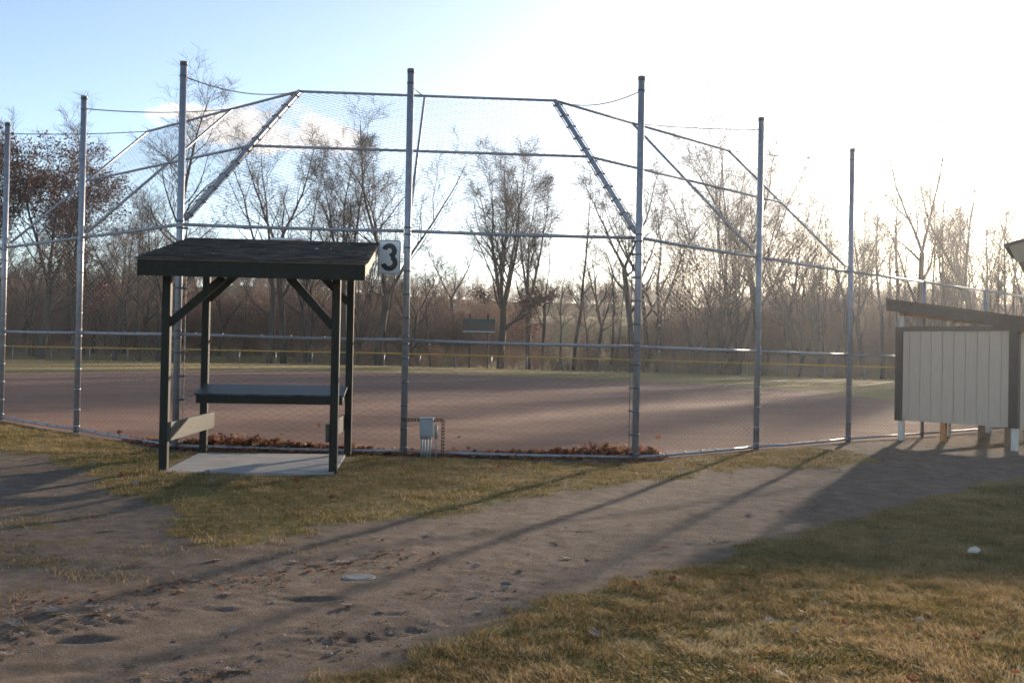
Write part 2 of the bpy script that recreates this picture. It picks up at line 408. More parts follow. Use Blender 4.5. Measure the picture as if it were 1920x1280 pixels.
# ------------------------------------------------------------------ grass blades (stuff)
def blades(name, xy, hmin, hmax, w, label, mean):
    x, y = xy[:, 0], xy[:, 1]; n = len(x)
    z = ground_h(x, y) - .004
    patch = .7 * vnoise(x, y, .5, 31) + .7 * vnoise(x, y, .14, 32) + .5 * vnoise(x, y, .05, 34)
    tone = np.clip(mean + patch * .75 + NR.normal(0, .2, n), 0, 1)
    h = NR.uniform(hmin, hmax, n) * (1 + .7 * patch) * np.where(NR.random(n) < .04, 1.7, 1)
    a = NR.uniform(0, 2 * np.pi, n)
    lean = np.clip(NR.normal(.95, .45, n), .1, 1.9) * h
    # wind- and foot-matted: neighbours lie roughly the same way
    ca = 6.3 * (vnoise(x, y, .35, 33) + .5)
    dx, dy = np.cos(a) + .8 * np.cos(ca), np.sin(a) + .8 * np.sin(ca)
    l = np.hypot(dx, dy) + 1e-6; dx /= l; dy /= l
    b = NR.uniform(0, np.pi, n); wx, wy = np.cos(b) * w / 2, np.sin(b) * w / 2
    V = np.empty((n, 5, 3), np.float32)
    V[:, 0] = np.stack([x - wx, y - wy, z], -1); V[:, 1] = np.stack([x + wx, y + wy, z], -1)
    mx, my, mz = x + dx * lean * .35, y + dy * lean * .35, z + h * .62
    V[:, 2] = np.stack([mx + wx * .8, my + wy * .8, mz], -1); V[:, 3] = np.stack([mx - wx * .8, my - wy * .8, mz], -1)
    V[:, 4] = np.stack([x + dx * lean, y + dy * lean, z + h * .9], -1)
    base = np.arange(n)[:, None] * 5
    me = np_mesh(name, V.reshape(-1, 3), [base + np.array([[0, 1, 2, 3]]), base + np.array([[3, 2, 4]])], M['grass'], False, dict(tone=np.repeat(tone, 5)))
    return tag(obj(name, me), label, kind='stuff')

def scatter(n, x0, x1, y0, y1, keep):
    x = NR.uniform(x0, x1, n); y = NR.uniform(y0, y1, n)
    p = keep(x, y); k = NR.random(n) < p
    return np.stack([x[k], y[k]], -1)

def grassiness(x, y):
    s = -(sdist(x, y, PATH) + vnoise(x, y, .35, 21) * .3 + vnoise(x, y, .12, 22) * .16)
    g = sstep(-.06, .16, s)
    b = beyond_fence(x, y)
    g = g * (1 - sstep(-.42, -.2, b + vnoise(x, y, .4, 23) * .2))
    g = g * np.clip(.72 + 1.2 * vnoise(x, y, .3, 35) + 1.0 * vnoise(x, y, .1, 36), .12, 1)
    inview = np.abs(x) < .56 * y + .6
    pad = (x > -3.95) & (x < -1.95) & (y > 10.66) & (y < 12.7)
    return g * inview * (~pad)
def weediness(x, y):
    w = np.maximum(0, vnoise(x, y, .42, 24) - .05) * 1.5 * (x < -1.3) * sstep(5.4, 6.2, y) * (1 - sstep(7.8, 8.8, y))
    w = w + (1 - sstep(-2.6, -2.2, x)) * sstep(4.9, 5.3, y) * (1 - sstep(6.4, 7.0, y)) * np.maximum(0, vnoise(x, y, .3, 25) + .1)
    w = w + np.maximum(0, vnoise(x, y, .3, 26) - .34) * 3 * (y < 9)
    return np.clip(w, 0, 1) * (np.abs(x) < .56 * y + .6) * (sdist(x, y, PATH) > -.1)
pn = [scatter(420000, -1.6, 4.6, 3.4, 6.6, grassiness)]
pn.append(scatter(300000, -.5, 6.5, 6.6, 11.5, lambda x, y: grassiness(x, y) * (sdist(x, y, PATH) < .2) * (y < 3.2 + 1.35 * x + 3.2)))
blades('foreground_grass', np.concatenate(pn), 0.014, .036, .0036, 'matted tan and olive winter grass filling the lower right foreground', .52)
pf = [scatter(420000, -9.5, 6.2, 6.2, 17.5, lambda x, y: grassiness(x, y) * ((y > 3.2 + 1.35 * x + 3.2) | (x < 0)))]
blades('fence_grass', np.concatenate(pf), 0.018, .042, .006, 'short olive and straw grass strip between dirt path and backstop', .47)
blades('path_grass', scatter(60000, -4.5, 1.6, 4.6, 8.8, weediness), .015, .035, .005, 'sparse worn tufts of grass growing in the dirt path', .5)

# ------------------------------------------------------------------ oak leaves
def leaf_mesh(name, seed, L=.12, mat=None, curl=.25):
    rg = random.Random(seed)
    outline = []
    prof = [(0, .02), (.12, .05), (.2, .22), (.27, .30), (.33, .10), (.42, .16), (.5, .38), (.58, .40), (.63, .12), (.72, .16), (.8, .30), (.87, .24), (.92, .07), (1, .0)]
    V = []; F = []
    def P(t, s):
        x = (t - .5) * L; y = s * L
        z = curl * L * (4 * (t - .5) ** 2 * .6 + (s * s) * 2.4) + rg.uniform(-.02, .02) * L
        return (x, y, z + .004)
    jl = [rg.uniform(.75, 1.25) for _ in prof]; jr = [rg.uniform(.75, 1.25) for _ in prof]
    for i, (t, w) in enumerate(prof):
        sk = .05 if w > .2 else 0
        V += [P(t + sk, -w * jl[i]), P(t, 0), P(t + sk, w * jr[i])]
    for i in range(len(prof) - 1):
        a = i * 3
        F += [(a, a + 1, a + 4, a + 3), (a + 1, a + 2, a + 5, a + 4)]
    b = len(V); V += [(-.5 * L, -.004 * L * 3, .006), (-.5 * L, .004 * L * 3, .006), (-.72 * L, 0, .012)]; F.append((b, b + 1, b + 2))
    me = bpy.data.meshes.new(name); me.from_pydata(V, [], F); me.materials.append(mat); me.update()
    return me, np.array(V), F

LEAF = [leaf_mesh('oak_leaf', s, L, M['dryleaf'], c) for s, L, c in ((1, .115, .1), (2, .09, .2), (3, .12, .05), (4, .08, .3), (5, .10, .14))]
REDLEAF = leaf_mesh('oak_leaf', 9, .1, M['redleaf'], .5)[0]
leafspots = [(-2.05, 5.83), (-1.86, 5.92), (-1.84, 6.02), (-1.71, 5.91), (-1.62, 6.56), (-1.39, 6.31), (-1.22, 6.49), (-1.16, 6.67), (-0.97, 6.73), (-0.88, 6.85), (-1.41, 6.27), (-0.22, 6.5), (-1.59, 5.65),
             (-2.05, 5.13), (-2.2, 5.28), (-1.92, 5.37), (-2.24, 5.06), (-2.48, 4.94), (-2.35, 4.83), (-2.28, 4.59), (-2.25, 4.47), (-1.0, 5.06), (-0.83, 4.89), (-1.53, 4.23), (-1.33, 4.25), (-1.22, 4.21), (-1.18, 4.3),
             (-0.73, 4.54), (-1.65, 4.33), (0.06, 5.19), (-0.13, 5.39), (0.1, 6.49), (0.73, 5.91), (0.39, 7.5), (1.57, 7.52), (1.68, 7.65), (1.41, 7.5), (1.14, 7.36), (-1.9, 5.95), (-1.02, 6.62), (-1.3, 6.4), (-.95, 6.85),
             (-1.28, 4.2), (-1.12, 4.35), (-1.42, 4.15), (-2.1, 5.2), (-2.0, 5.3), (-2.32, 5.1), (-2.42, 4.88), (-2.15, 5.15), (-1.5, 6.2), (-1.1, 6.55), (-.8, 6.9), (2.2, 9.0), (2.6, 9.4), (3.0, 9.6), (1.0, 8.2), (-3.0, 7.4)]
leafspots += [(random.uniform(-2.6, 1.2), random.uniform(4.4, 8.0)) for _ in range(26)]
leafspots += [(random.uniform(.5, 5.0), random.uniform(9.2, 13)) for _ in range(14)]
def hz(x, y): return float(ground_h(np.array([x]), np.array([y]))[0])
def psd(x, y): return float(sdist(np.array([x]), np.array([y]), PATH)[0])
for (x, y) in leafspots:
    if psd(x, y) < .05: continue
    o = bpy.data.objects.new('oak_leaf', random.choice(LEAF)[0]); COL.objects.link(o)
    o.location = (x, y, hz(x, y) + .006); o.rotation_euler = (random.uniform(-.15, .15), random.uniform(-.15, .15), random.uniform(0, 6.28))
    s = random.uniform(.75, 1.1); o.scale = (s, s, s)
    tag(o, 'dry curled oak leaf lying on the bare dirt path', 'leaf', 'dry oak leaves scattered on the dirt path')
grasslv = [(0.44, 4.93, 0), (0.34, 5.27, 0), (1.65, 6.3, 1), (2.13, 6.09, 1), (1.48, 5.06, 0), (0.77, 5.94, 1), (1.21, 4.34, 0), (0.09, 4.72, 1), (1.72, 5.7, 1), (1.99, 5.43, 0), (2.21, 5.28, 0), (4.7, 9.4, 0)]
for _ in range(30): grasslv.append((random.uniform(0.2, 3.4), random.uniform(4.2, 6.8), random.random() < .6))
for x, y, red in grasslv:
    if psd(x, y) > -.15: continue
    o = bpy.data.objects.new('oak_leaf', REDLEAF if red else random.choice(LEAF)[0]); COL.objects.link(o)
    o.location = (x, y, hz(x, y) + .028); o.rotation_euler = (random.uniform(-.6, .6), random.uniform(-.6, .6), random.uniform(0, 6.28)); s = random.uniform(.4, .7); o.scale = (s, s, s)
    if red: tag(o, 'reddish brown oak leaf caught in the lower right grass', 'leaf', 'reddish leaves in the foreground grass')
    else: tag(o, 'pale dry oak leaf caught in the lower right grass', 'leaf', 'pale leaves in the foreground grass')
for _ in range(80):
    x, y = random.uniform(-5.5, 3.5), random.uniform(8, 14)
    if psd(x, y) > -.2 or float(beyond_fence(np.array([x]), np.array([y]))[0]) > -.3 or (-4 < x < -1.9 and 10.6 < y < 12.7): continue
    o = bpy.data.objects.new('oak_leaf', REDLEAF if random.random() < .35 else random.choice(LEAF)[0]); COL.objects.link(o)
    o.location = (x, y, hz(x, y) + .03); o.rotation_euler = (random.uniform(-.6, .6), random.uniform(-.6, .6), random.uniform(0, 6.28)); s = random.uniform(.6, 1.0); o.scale = (s, s, s)
    tag(o, 'dry oak leaf resting on the grass strip before the backstop', 'leaf', 'leaves on the grass strip by the backstop')

def leaf_heap(name, pts, label, sizes=(.6, 1.1)):
    Vs = []; Fq = []; Ft = []; tn = []; off = 0
    for (x, y, z, tilt) in pts:
        _, v, F = random.choice(LEAF)
        s = random.uniform(*sizes); E_ = Matrix.Rotation(random.uniform(0, 6.28), 3, 'Z') @ Matrix.Rotation(random.gauss(0, tilt), 3, 'X') @ Matrix.Rotation(random.gauss(0, tilt), 3, 'Y')
        w = (v * s) @ np.array(E_).T + np.array([x, y, z]); Vs.append(w)
        for f in F: (Fq if len(f) == 4 else Ft).append([i + off for i in f])
        tn += [random.random()] * len(v); off += len(v)
    me = np_mesh(name, np.concatenate(Vs), [np.array(Fq), np.array(Ft)], M['pileleaf'], False, dict(tone=np.array(tn)))
    return tag(obj(name, me), label, kind='stuff')
pts = []
def heap_h(x):
    return float(np.interp(x, [-5.2, -4.6, -4.2, -3.9, -3.2, -2.6, -2.0, -1.6, -1.0, -.6, 0, .4, .8, 1.1, 1.4, 1.7, 1.95, 2.2], [.02, .08, .13, .2, .14, .10, .10, .06, .03, .04, .07, .09, .12, .19, .17, .18, .14, .0]))
for _ in range(3600):
    x = random.uniform(-5.4, 2.15); fyy = float(np.interp(x, FENCE_X, FENCE_Y)); hh = heap_h(x) * random.uniform(.7, 1.25)
    t = random.random(); w = .12 + 1.6 * heap_h(x)
    y = fyy + .07 + t * w if random.random() < .86 else fyy - random.uniform(.02, .18)
    zz = hh * (1 - t) * random.random() ** .35 if y > fyy else .012
    pts.append((x, y, hz(x, y) + zz + .01, .7 if y > fyy else .25))
for (x, z) in ((-1.05, .10), (-.68, .27), (-.75, .1), (-2.55, .36), (2.02, .3), (-4.75, .2), (-.55, .12), (-5.6, .1), (-3.05, .22)):
    pts.append((x, float(np.interp(x, FENCE_X, FENCE_Y)) + .03, hz(x, 13.2) + z, 1.3))
leaf_heap('fallen_leaves', pts, 'rusty oak leaf litter drifted against the foot of the backstop')

# small stones, crumbs of soil and broken twigs on the path
def grit(n):
    p = scatter(n, -6.5, 6.5, 3.9, 15.5, lambda x, y: (sdist(x, y, PATH) > -.05) * (np.abs(x) < .56 * y + .5) * np.clip(5.2 / y, 0, 1) ** 1.5 * np.clip(.35 + 1.6 * vnoise(x, y, .6, 61), .06, 1))
    x, y = p[:, 0], p[:, 1]; k = len(x); z = ground_h(x, y)
    s = np.exp(NR.normal(-5.75, .5, k)); st = np.where(NR.random(k) < .25, NR.uniform(2.5, 6, k), 1.2); a = NR.uniform(0, 6.28, k)
    L = s * st; W = s * np.where(st > 2, .5, 1); ca, sa = np.cos(a), np.sin(a)
    V = np.empty((k, 5, 3)); 
    for i, (u, v) in enumerate(((-1, -1), (1, -1), (1, 1), (-1, 1))):
        V[:, i] = np.stack([x + u * L * ca - v * W * sa, y + u * L * sa + v * W * ca, z - .002], -1)
    V[:, 4] = np.stack([x + NR.normal(0, .2, k) * s, y + NR.normal(0, .2, k) * s, z + s * .9], -1)
    b = np.arange(k)[:, None] * 5
    me = np_mesh('gravel', V.reshape(-1, 3), [np.concatenate([b + np.array([[i, (i + 1) % 4, 4]]) for i in range(4)])], M['grit'], False, dict(tone=np.repeat(NR.random(k), 5)))
    tag(obj('gravel', me), 'fine stones and crumbs of soil loose on the dirt path', kind='stuff')
M['grit'] = mat_leafy('path_grit', [(0, (.07, .05, .036)), (.6, (.19, .14, .105)), (.9, (.30, .24, .19)), (1, (.42, .37, .32))], .0, .9, .1)
grit(60000)

pts = []
for _ in range(210):
    f = random.random(); x = -3.0 + 2.6 * f; y = 4.95 + 1.95 * f + random.gauss(0, .14)
    pts.append((x, y, hz(x, y) + .005, .2))
leaf_heap('leaf_litter', pts, 'broken leaf litter lying along a wheel rut in the dirt path', (.18, .5))

# ------------------------------------------------------------------ chain link
def chain_link(origin, u, v, W, H, w=.0715, r=.0024, clip=None, proud=0.03, bulge=.035):
    """zigzag wires; origin corner, u across, v up (unit vectors); clip(s,t)->bool keeps wire points"""
    u = np.array(u, float); v = np.array(v, float); nrm = np.cross(u, v); o = np.array(origin, float)
    nw = max(1, int(round(W / w))); w = W / nw; hs = w / 2
    ns = int(round(H / hs))
    Vs = []; Fs = []; off = 0
    t = np.arange(ns + 1) * (H / ns)
    if proud: t[-1] += proud
    ph = float(abs(o[0] * 7.3 + o[1] * 3.1)) % 50
    for k in range(nw):
        s = (k + ((np.arange(ns + 1) + k) % 2) * 1.04 - .02) * w
        dep = np.where((np.arange(ns + 1) + k) % 2 == 0, r, -r)
        dep = dep + bulge * (vnoise(s + ph, t + ph, .8, 71) + .5 * vnoise(s + ph, t, .3, 72)) * np.sin(np.pi * np.clip(s / W, 0, 1)) ** .5
        s = s + .006 * vnoise(s + ph, t, .5, 73)
        tt, ss, dd = t, s, dep
        if clip is not None:
            ok = clip(ss, tt)
            if ok.sum() < 2: continue
            i0, i1 = np.argmax(ok), len(ok) - np.argmax(ok[::-1])
            tt, ss, dd = tt[i0:i1], ss[i0:i1], dd[i0:i1]
        P = o + ss[:, None] * u + tt[:, None] * v + dd[:, None] * nrm
        m = len(P)
        ring = np.stack([P + (math.cos(a) * u + math.sin(a) * nrm) * r for a in (.3, .3 + 2.0944, .3 + 4.18879)], 1)
        Vs.append(ring.reshape(-1, 3))
        b = off + np.arange(m - 1)[:, None] * 3
        for c in range(3):
            d = (c + 1) % 3
            Fs.append(np.concatenate([b + c, b + d, b + 3 + d, b + 3 + c], 1))
        off += m * 3
    return np.concatenate(Vs), np.concatenate(Fs)

def V3(i, z): x, y = FP[i]; return Vector((x, y, -0.0084 * x + z))
H_TOP, RT, RM, RB = 5.138, 2.975, 1.5235, .0513
HA, HB = 2.558, 2.4706
NRM = [(.673, .74), (.673, .74), (.379, 1.007), (-.018, 1.0), (-.412, .993), (-.695, .719), (-.695, .719)]
def hood(i, t):
    p = V3(i, RT); return p + Vector((NRM[i][0] * HA * t, NRM[i][1] * HA * t, HB * t))
def fnorm(i, j):
    d = (V3(j, 0) - V3(i, 0)); n = Vector((-d.y, d.x, 0)).normalized(); return n

bs = thing('backstop', V3(3, 0), 'tall galvanised chain link backstop with an overhanging hood behind home plate', 'backstop')
for i in range(7):
    big = i in (2, 3, 4)
    r = .0455 if big else .0445
    g = ground_h(np.array([FP[i][0]]), np.array([FP[i][1]]))[0]
    b0 = V3(i, 0); b0.z = g - .1
    p = MB().tube([b0, V3(i, H_TOP - .03)], r, 20).build('post', M['galv'], bs, True)
    MB().tube([V3(i, H_TOP - .055), V3(i, H_TOP - .012), V3(i, H_TOP)], r + .004, 20).build('post_cap', M['cap'], p, True)
    tb = MB()
    zs = [RT + .045, RT - .045, RM + .05, RM - .05, .1] + [RM + .3 + .31 * k for k in range(4)] + [.35 + .31 * k for k in range(4)]
    for z in zs + [H_TOP - .19]:
        tb = MB().tube([V3(i, z - .012), V3(i, z + .012)], r + .004, 20)
        if i in (2, 4) and z < RT and z not in zs[2:5]:
            d = (V3(3, 0) - V3(i, 0)).normalized(); q = d * .085 + fnorm(3, 4) * .02
            tb.beam(V3(i, z) + d * .03, V3(i, z) + q + d * .012, .012, .03)
        tb.build('brace_band', M['cap'] if big else M['galv'], p, True)
    if i in (2, 4):      # tension bar with its bolts
        for sgn, j in ((1, 3), ):
            d = (V3(3, 0) - V3(i, 0)).normalized(); q = d * .085 + fnorm(3, 4) * .02
            MB().tube([V3(i, .08) + q, V3(i, RT - .02) + q], .0065, 6).build('tension_bar', M['cap'], p)
for i in range(6):
    n = fnorm(i, i + 1)
    d = (V3(i + 1, 0) - V3(i, 0)).normalized(); L = (V3(i + 1, 0) - V3(i, 0)).length
    for nm, z, rr in (('top_rail', RT, .0225), ('middle_rail', RM, .021), ('bottom_rail', RB, .021)):
        m_ = [V3(i, z) + d * (L * t) + Vector((0, 0, (-.008 if nm != 'bottom_rail' else -.012) * math.sin(math.pi * t))) for t in (.016, .25, .5, .75, .984)]
        rail = MB().tube(m_, rr, 12)
        for k in range(7):
            f_ = (k + .4 + .3 * random.random()) / 7.2; c_ = V3(i, z) + d * (L * f_); a_s = random.uniform(-.006, .006)
            rail.tube([c_ - d * (.004 + a_s), c_ + d * (.004 - a_s)], rr + .005, 10)
        rail.build(nm, M['galv'], bs, True)
    v, f = chain_link(V3(i, .055) + n * .028 + d * .03, d, (0, 0, 1), L - .06, RT - .055)
    obj('chain_link_panel', np_mesh('chain_link_panel', v, [f], M['wire']), bs)
    # hood panel
    a0, a1, b0, b1 = hood(i, 0.02), hood(i + 1, 0.02), hood(i, 1), hood(i + 1, 1)
    hd = (b0 + b1) / 2 - (a0 + a1) / 2; hd = hd - d * hd.dot(d); hl = hd.length; hd.normalize()
    hn = d.cross(hd).normalized(); a0 = a0 - hn * .0
    sl = (b0 - a0).dot(d) / hl; sr = (b1 - a1).dot(d) / hl
    lo = min(0, sl * hl); hi = max(L, L + sr * hl)
    v, f = chain_link(a0 + d * lo + hn * -.026, d, hd, hi - lo, hl,
                      clip=lambda s, t, lo=lo, sl=sl, sr=sr, L=L: ((s + lo) > sl * t + .02) & ((s + lo) < L + sr * t - .02))
    obj('hood_panel', np_mesh('hood_panel', v, [f], M['wire']), bs)
    MB().tube([b0, b1], .0215, 12).build('hood_front_rail', M['galv'], bs, True)
    m0, m1 = hood(i, .548), hood(i + 1, .548)
    MB().tube([m0, m1], .0205, 12).build('hood_middle_rail', M['galv'], bs, True)
for i in range(7):
    big = i in (2, 4)
    s0 = hood(i, .035)
    rb = MB().tube([s0, hood(i, 1.0)], .036 if big else .021, 14).build('hood_rib', M['galv'], bs, True)
    if big:
        dn = (hood(i, 1) - s0).normalized()
        side = Vector((1, 0, 0)) if i == 2 else Vector((-1, 0, 0))
        for sg in (1, -1):
            q = (side - dn * side.dot(dn)).normalized() * (.062 * sg)
            MB().tube([s0 + q + dn * .05, hood(i, .985) + q], .0065, 6).build('tension_bar', M['cap'], rb)
            if sg < 0: continue
            for k in range(11):
                c = hood(i, .06 + .09 * k); tb = MB().beam(c - q * 1.25, c + q * 1.25, .012, .028)
                tb.tube([c - dn * .012, c + dn * .012], .040, 12).build('brace_band', M['cap'], rb)
    # steadying cable from the post top to the tip of its rib
    a = V3(i, H_TOP - .19); b = hood(i, 1); sag = {0: .03, 1: .06, 2: .13, 3: .03, 4: .13, 5: .03, 6: .03}[i]
    MB().tube([a.lerp(b, t) - Vector((0, 0, sag * 4 * t * (1 - t))) for t in np.linspace(0, 1, 17)], .0085, 6).build('cable', M['cap'], bs)

# fence that runs on from each end of the backstop
def side_fence(p0, direction, n, spacing, label, base_post=True):
    d = Vector((direction[0], direction[1], 0)).normalized(); p0 = Vector(p0)
    t = thing('chain_link_fence', p0 + d * spacing, label, 'fence')
    gr = lambda p: Vector((p.x, p.y, -0.0084 * max(-10, min(30, p.x))))
    nn = Vector((-d.y, d.x, 0))
    if nn.y < 0: nn = -nn
    for k in range(n):
        a, b = gr(p0 + d * (spacing * k)), gr(p0 + d * (spacing * (k + 1))); z = Vector((0, 0, 1))
        MB().tube([b - z * .1, b + z * (RT - .02)], .0325, 14).build('post', M['galv'], t, True)
        MB().tube([b + z * (RT - .03), b + z * (RT + .03)], .036, 14).build('post_cap', M['galv'], t, True)
        for nm, h, rr in (('top_rail', RT, .021), ('middle_rail', RM, .02), ('bottom_rail', RB, .02)):
            MB().tube([a + d * .05 + z * h, b - d * (.034 if h != RT else .04) + z * h], rr, 10).build(nm, M['galv'], t, True)
        v, f = chain_link(a + z * .055 + nn * .028 + d * .05, d, (0, 0, 1), spacing - .08, RT - .055)
        obj('chain_link_panel', np_mesh('chain_link_panel', v, [f], M['wire']), t)
    return t
side_fence(FP[6] + (0,), RDIR, 4, 2.72, 'galvanised chain link fence running on behind the beige dugout')
side_fence(FP[0] + (0,), (-.74, .673), 2, 2.9, 'galvanised chain link fence running on past the left end of the backstop')

# ------------------------------------------------------------------ scorekeeper's shelter
ox, oy, th = -3.787, 10.79, .08
SM = Matrix.Translation((ox, oy, .025)) @ Matrix.Rotation(th, 4, 'Z')
def S(x, y, z): return SM @ Vector((x, y, z))
W_, D_ = 1.835, 1.87
sh = thing('scorekeeper_shelter', SM @ Vector((W_ / 2, D_ / 2, 0)), 'dark green open wooden shelter with a shingled lean-to roof and counter', 'shelter')
tz = lambda y: 2.18 + y * .206
for (x, y) in ((0, 0), (W_, 0), (0, D_), (W_, D_)):
    mb = MB(); c = .0445
    mb.prism([S(x - c, y - c, -.12), S(x + c, y - c, -.12), S(x + c, y + c, -.12), S(x - c, y + c, -.12)],
             [S(x - c, y - c, tz(y - c) - .03), S(x + c, y - c, tz(y - c) - .03), S(x + c, y + c, tz(y + c) - .03), S(x - c, y + c, tz(y + c) - .03)])
    mb.build('post', M['darkpaint'], sh, bevel=.004)
def brace(p, q, name='brace'):
    MB().beam(p, q, .038, .089, side=SM.to_3x3() @ Vector((0, 1, 0))).build(name, M['darkpaint'], sh, bevel=.003)
brace(S(.03, -.002, 1.62), S(.60, -.002, 2.14)); brace(S(W_ - .03, -.002, 1.62), S(W_ - .52, -.002, 2.16))
brace(S(.03, D_, 1.98), S(.56, D_, 2.50)); brace(S(W_ - .03, D_, 1.98), S(W_ - .56, D_, 2.50))
# roof
x0, x1, y0, y1 = -.235, W_ + .345, -.36, D_ + .08
rz = lambda y: 2.30 + (y - y0) * .206
rf = MB().prism([S(x0, y0, rz(y0) - .012), S(x1, y0, rz(y0) - .012), S(x1, y1, rz(y1) - .012), S(x0, y1, rz(y1) - .012)],
                [S(x0, y0, rz(y0)), S(x1, y0, rz(y0)), S(x1, y1, rz(y1)), S(x0, y1, rz(y1))]).build('roof', M['greywood'], sh)
# shingle courses: real overlapping rows of tabs
vs = []; fs = []; uv = []
rows = 17; rowd = (y1 - y0 + .02) / rows
for r_ in range(rows):
    ya = y0 - .02 + r_ * rowd; yb = ya + rowd * 1.12
    x = x0 - .015 - random.uniform(0, .15)
    while x < x1 + .01:
        wv = random.choice((.1, .14, .18, .22)) * random.uniform(.9, 1.1)
        xa, xb = max(x, x0 - .018), min(x + wv, x1 + .018)
        if xb - xa > .01:
            lift = .0035 + random.uniform(0, .003) + (.003 if random.random() < .5 else 0); b = len(vs)
            jag = random.uniform(-.006, .006)
            za = rz(ya) + .003; zb = rz(yb) + .003
            for (X, Y, Z) in ((xa, ya + jag, za), (xb, ya + jag, za), (xb, yb, zb), (xa, yb, zb)): vs.append(S(X, Y, Z))
            for (X, Y, Z) in ((xa, ya + jag, za + lift + .004), (xb, ya + jag, za + lift + .004), (xb, yb, zb + .001), (xa, yb, zb + .001)): vs.append(S(X, Y, Z))
            fs += [(b + 4, b + 5, b + 6, b + 7), (b, b + 1, b + 5, b + 4), (b + 1, b + 2, b + 6, b + 5), (b + 3, b, b + 4, b + 7), (b + 2, b + 3, b + 7, b + 6)]
        x += wv
me = bpy.data.meshes.new('shingles'); me.from_pydata([tuple(v) for v in vs], [], fs); me.materials.append(M['shingle'])
tonev = me.attributes.new('tone', 'FLOAT', 'POINT'); tonev.data.foreach_set('value', np.repeat(NR.random(len(vs) // 8), 8).astype(np.float32))
nt = M['shingle'].node_tree
a_ = nt.nodes.new('ShaderNodeAttribute'); a_.attribute_name = 'tone'
cr = ramp(nt, a_.outputs['Fac'], [(0, (.016, .016, .016)), (.5, (.034, .032, .03)), (1, (.058, .054, .05))])
g_ = noise_node(nt, 220, 2); cc = mixc(nt, .6, cr.outputs[0], ramp(nt, g_.outputs['Fac'], [(.35, (.4, .4, .4)), (.7, (1.5, 1.45, 1.4))]).outputs[0], 'MULTIPLY')
nt.links.new(cc, nt.nodes['Principled BSDF'].inputs['Base Color'])
me.update(); obj('shingles', me, sh)
# white specks (bird droppings) on the shingles
mb = MB()
for (fx, fyv, s) in ((1.50, .95, .022), (1.66, .98, .012), (1.48, .93, .015), (1.83, 1.5, .01)):
    yq = fyv; zq = rz(yq) + .013
    mb.add([S(fx + s * random.uniform(.6, 1.2) * math.cos(a), yq + 1.4 * s * random.uniform(.6, 1.2) * math.sin(a), rz(yq + 1.4 * s * math.sin(a)) + .013) for a in np.linspace(0, 6.28, 9)[:-1]], [tuple(range(8))])
mb.build('bird_dropping', M['signwhite'], sh)
fh = .165
MB().prism([S(x0 + .01, y0 + .005, rz(y0) - .018 - fh), S(x1 - .01, y0 + .005, rz(y0) - .018 - fh), S(x1 - .01, y0 + .043, rz(y0) - .012 - fh), S(x0 + .01, y0 + .043, rz(y0) - .012 - fh)],
           [S(x0 + .01, y0 + .005, rz(y0) - .014), S(x1 - .01, y0 + .005, rz(y0) - .014), S(x1 - .01, y0 + .043, rz(y0) - .014 + .006), S(x0 + .01, y0 + .043, rz(y0) - .014 + .006)]).build('fascia', M['darkpaint'], sh)
for xx in (x0 + .03, x1 - .03):
    mb = MB(); c = .019; ya, yb = y0 + .046, y1 - .02
    mb.prism([S(xx - c, ya, rz(ya) - .15), S(xx + c, ya, rz(ya) - .15), S(xx + c, yb, rz(yb) - .15), S(xx - c, yb, rz(yb) - .15)],
             [S(xx - c, ya, rz(ya) - .014), S(xx + c, ya, rz(ya) - .014), S(xx + c, yb, rz(yb) - .014), S(xx - c, yb, rz(yb) - .014)])
    mb.build('rake_board', M['edgewood'], sh)
for k in range(4):
    xx = .10 + k * (W_ - .2) / 3; ya, yb = y0 + .046, y1 - .06; c = .019
    MB().prism([S(xx - c, ya, rz(ya) - .10), S(xx + c, ya, rz(ya) - .10), S(xx + c, yb, rz(yb) - .10), S(xx - c, yb, rz(yb) - .10)],
               [S(xx - c, ya, rz(ya) - .014), S(xx + c, ya, rz(ya) - .014), S(xx + c, yb, rz(yb) - .014), S(xx - c, yb, rz(yb) - .014)]).build('rafter', M['greywood'], sh)
MB().beam(S(-.2, D_ - .065, tz(D_) - .02), S(W_ + .3, D_ - .065, tz(D_) - .02), .038, .14).build('header_beam', M['darkpaint'], sh)
# sloping counter
ca, cb = D_ - .56, D_ - .02
cz = lambda y: .80 + (y - ca) * .19
xl, xr = .0, W_ - .01
tp = MB().prism([S(xl, ca, cz(ca) - .02), S(xr, ca, cz(ca) - .02), S(xr, cb - .03, cz(cb) - .02), S(xl, cb - .03, cz(cb) - .02)],
           [S(xl, ca, cz(ca)), S(xr, ca, cz(ca)), S(xr, cb - .03, cz(cb)), S(xl, cb - .03, cz(cb))]).build('counter_top', M['counter'], sh, bevel=.003)
MB().beam(S(xl + .02, ca + .035, .732), S(xr - .02, ca + .035, .732), .038, .10).build('counter_apron', M['darkpaint'], sh)
for xx in (.064, W_ - .064):
    MB().beam(S(xx, ca + .056, .745), S(xx, D_ + .05, .80), .036, .10).build('counter_bearer', M['darkboard'], sh)
# side rails for a seat, inside the posts
for xx, s_ in ((.066, 1), (W_ - .066, -1)):
    MB().beam(S(xx, -.06, .445), S(xx, D_ + .22, .425), .040, .20).build('side_rail', M['darkboard'], sh, bevel=.003)
pd = MB().prism([S(.02, -.22, -.10), S(W_ + .02, -.09, -.10), S(W_ - .02, D_ - .05, -.10), S(-.04, D_ - .09, -.10)], [S(.02, -.22, .022), S(W_ + .02, -.09, .022), S(W_ - .02, D_ - .05, .022), S(-.04, D_ - .09, .022)])
tag(pd.build('concrete_pad', M['concrete'], None, bevel=.008), 'pale concrete slab under the dark green shelter', 'slab')

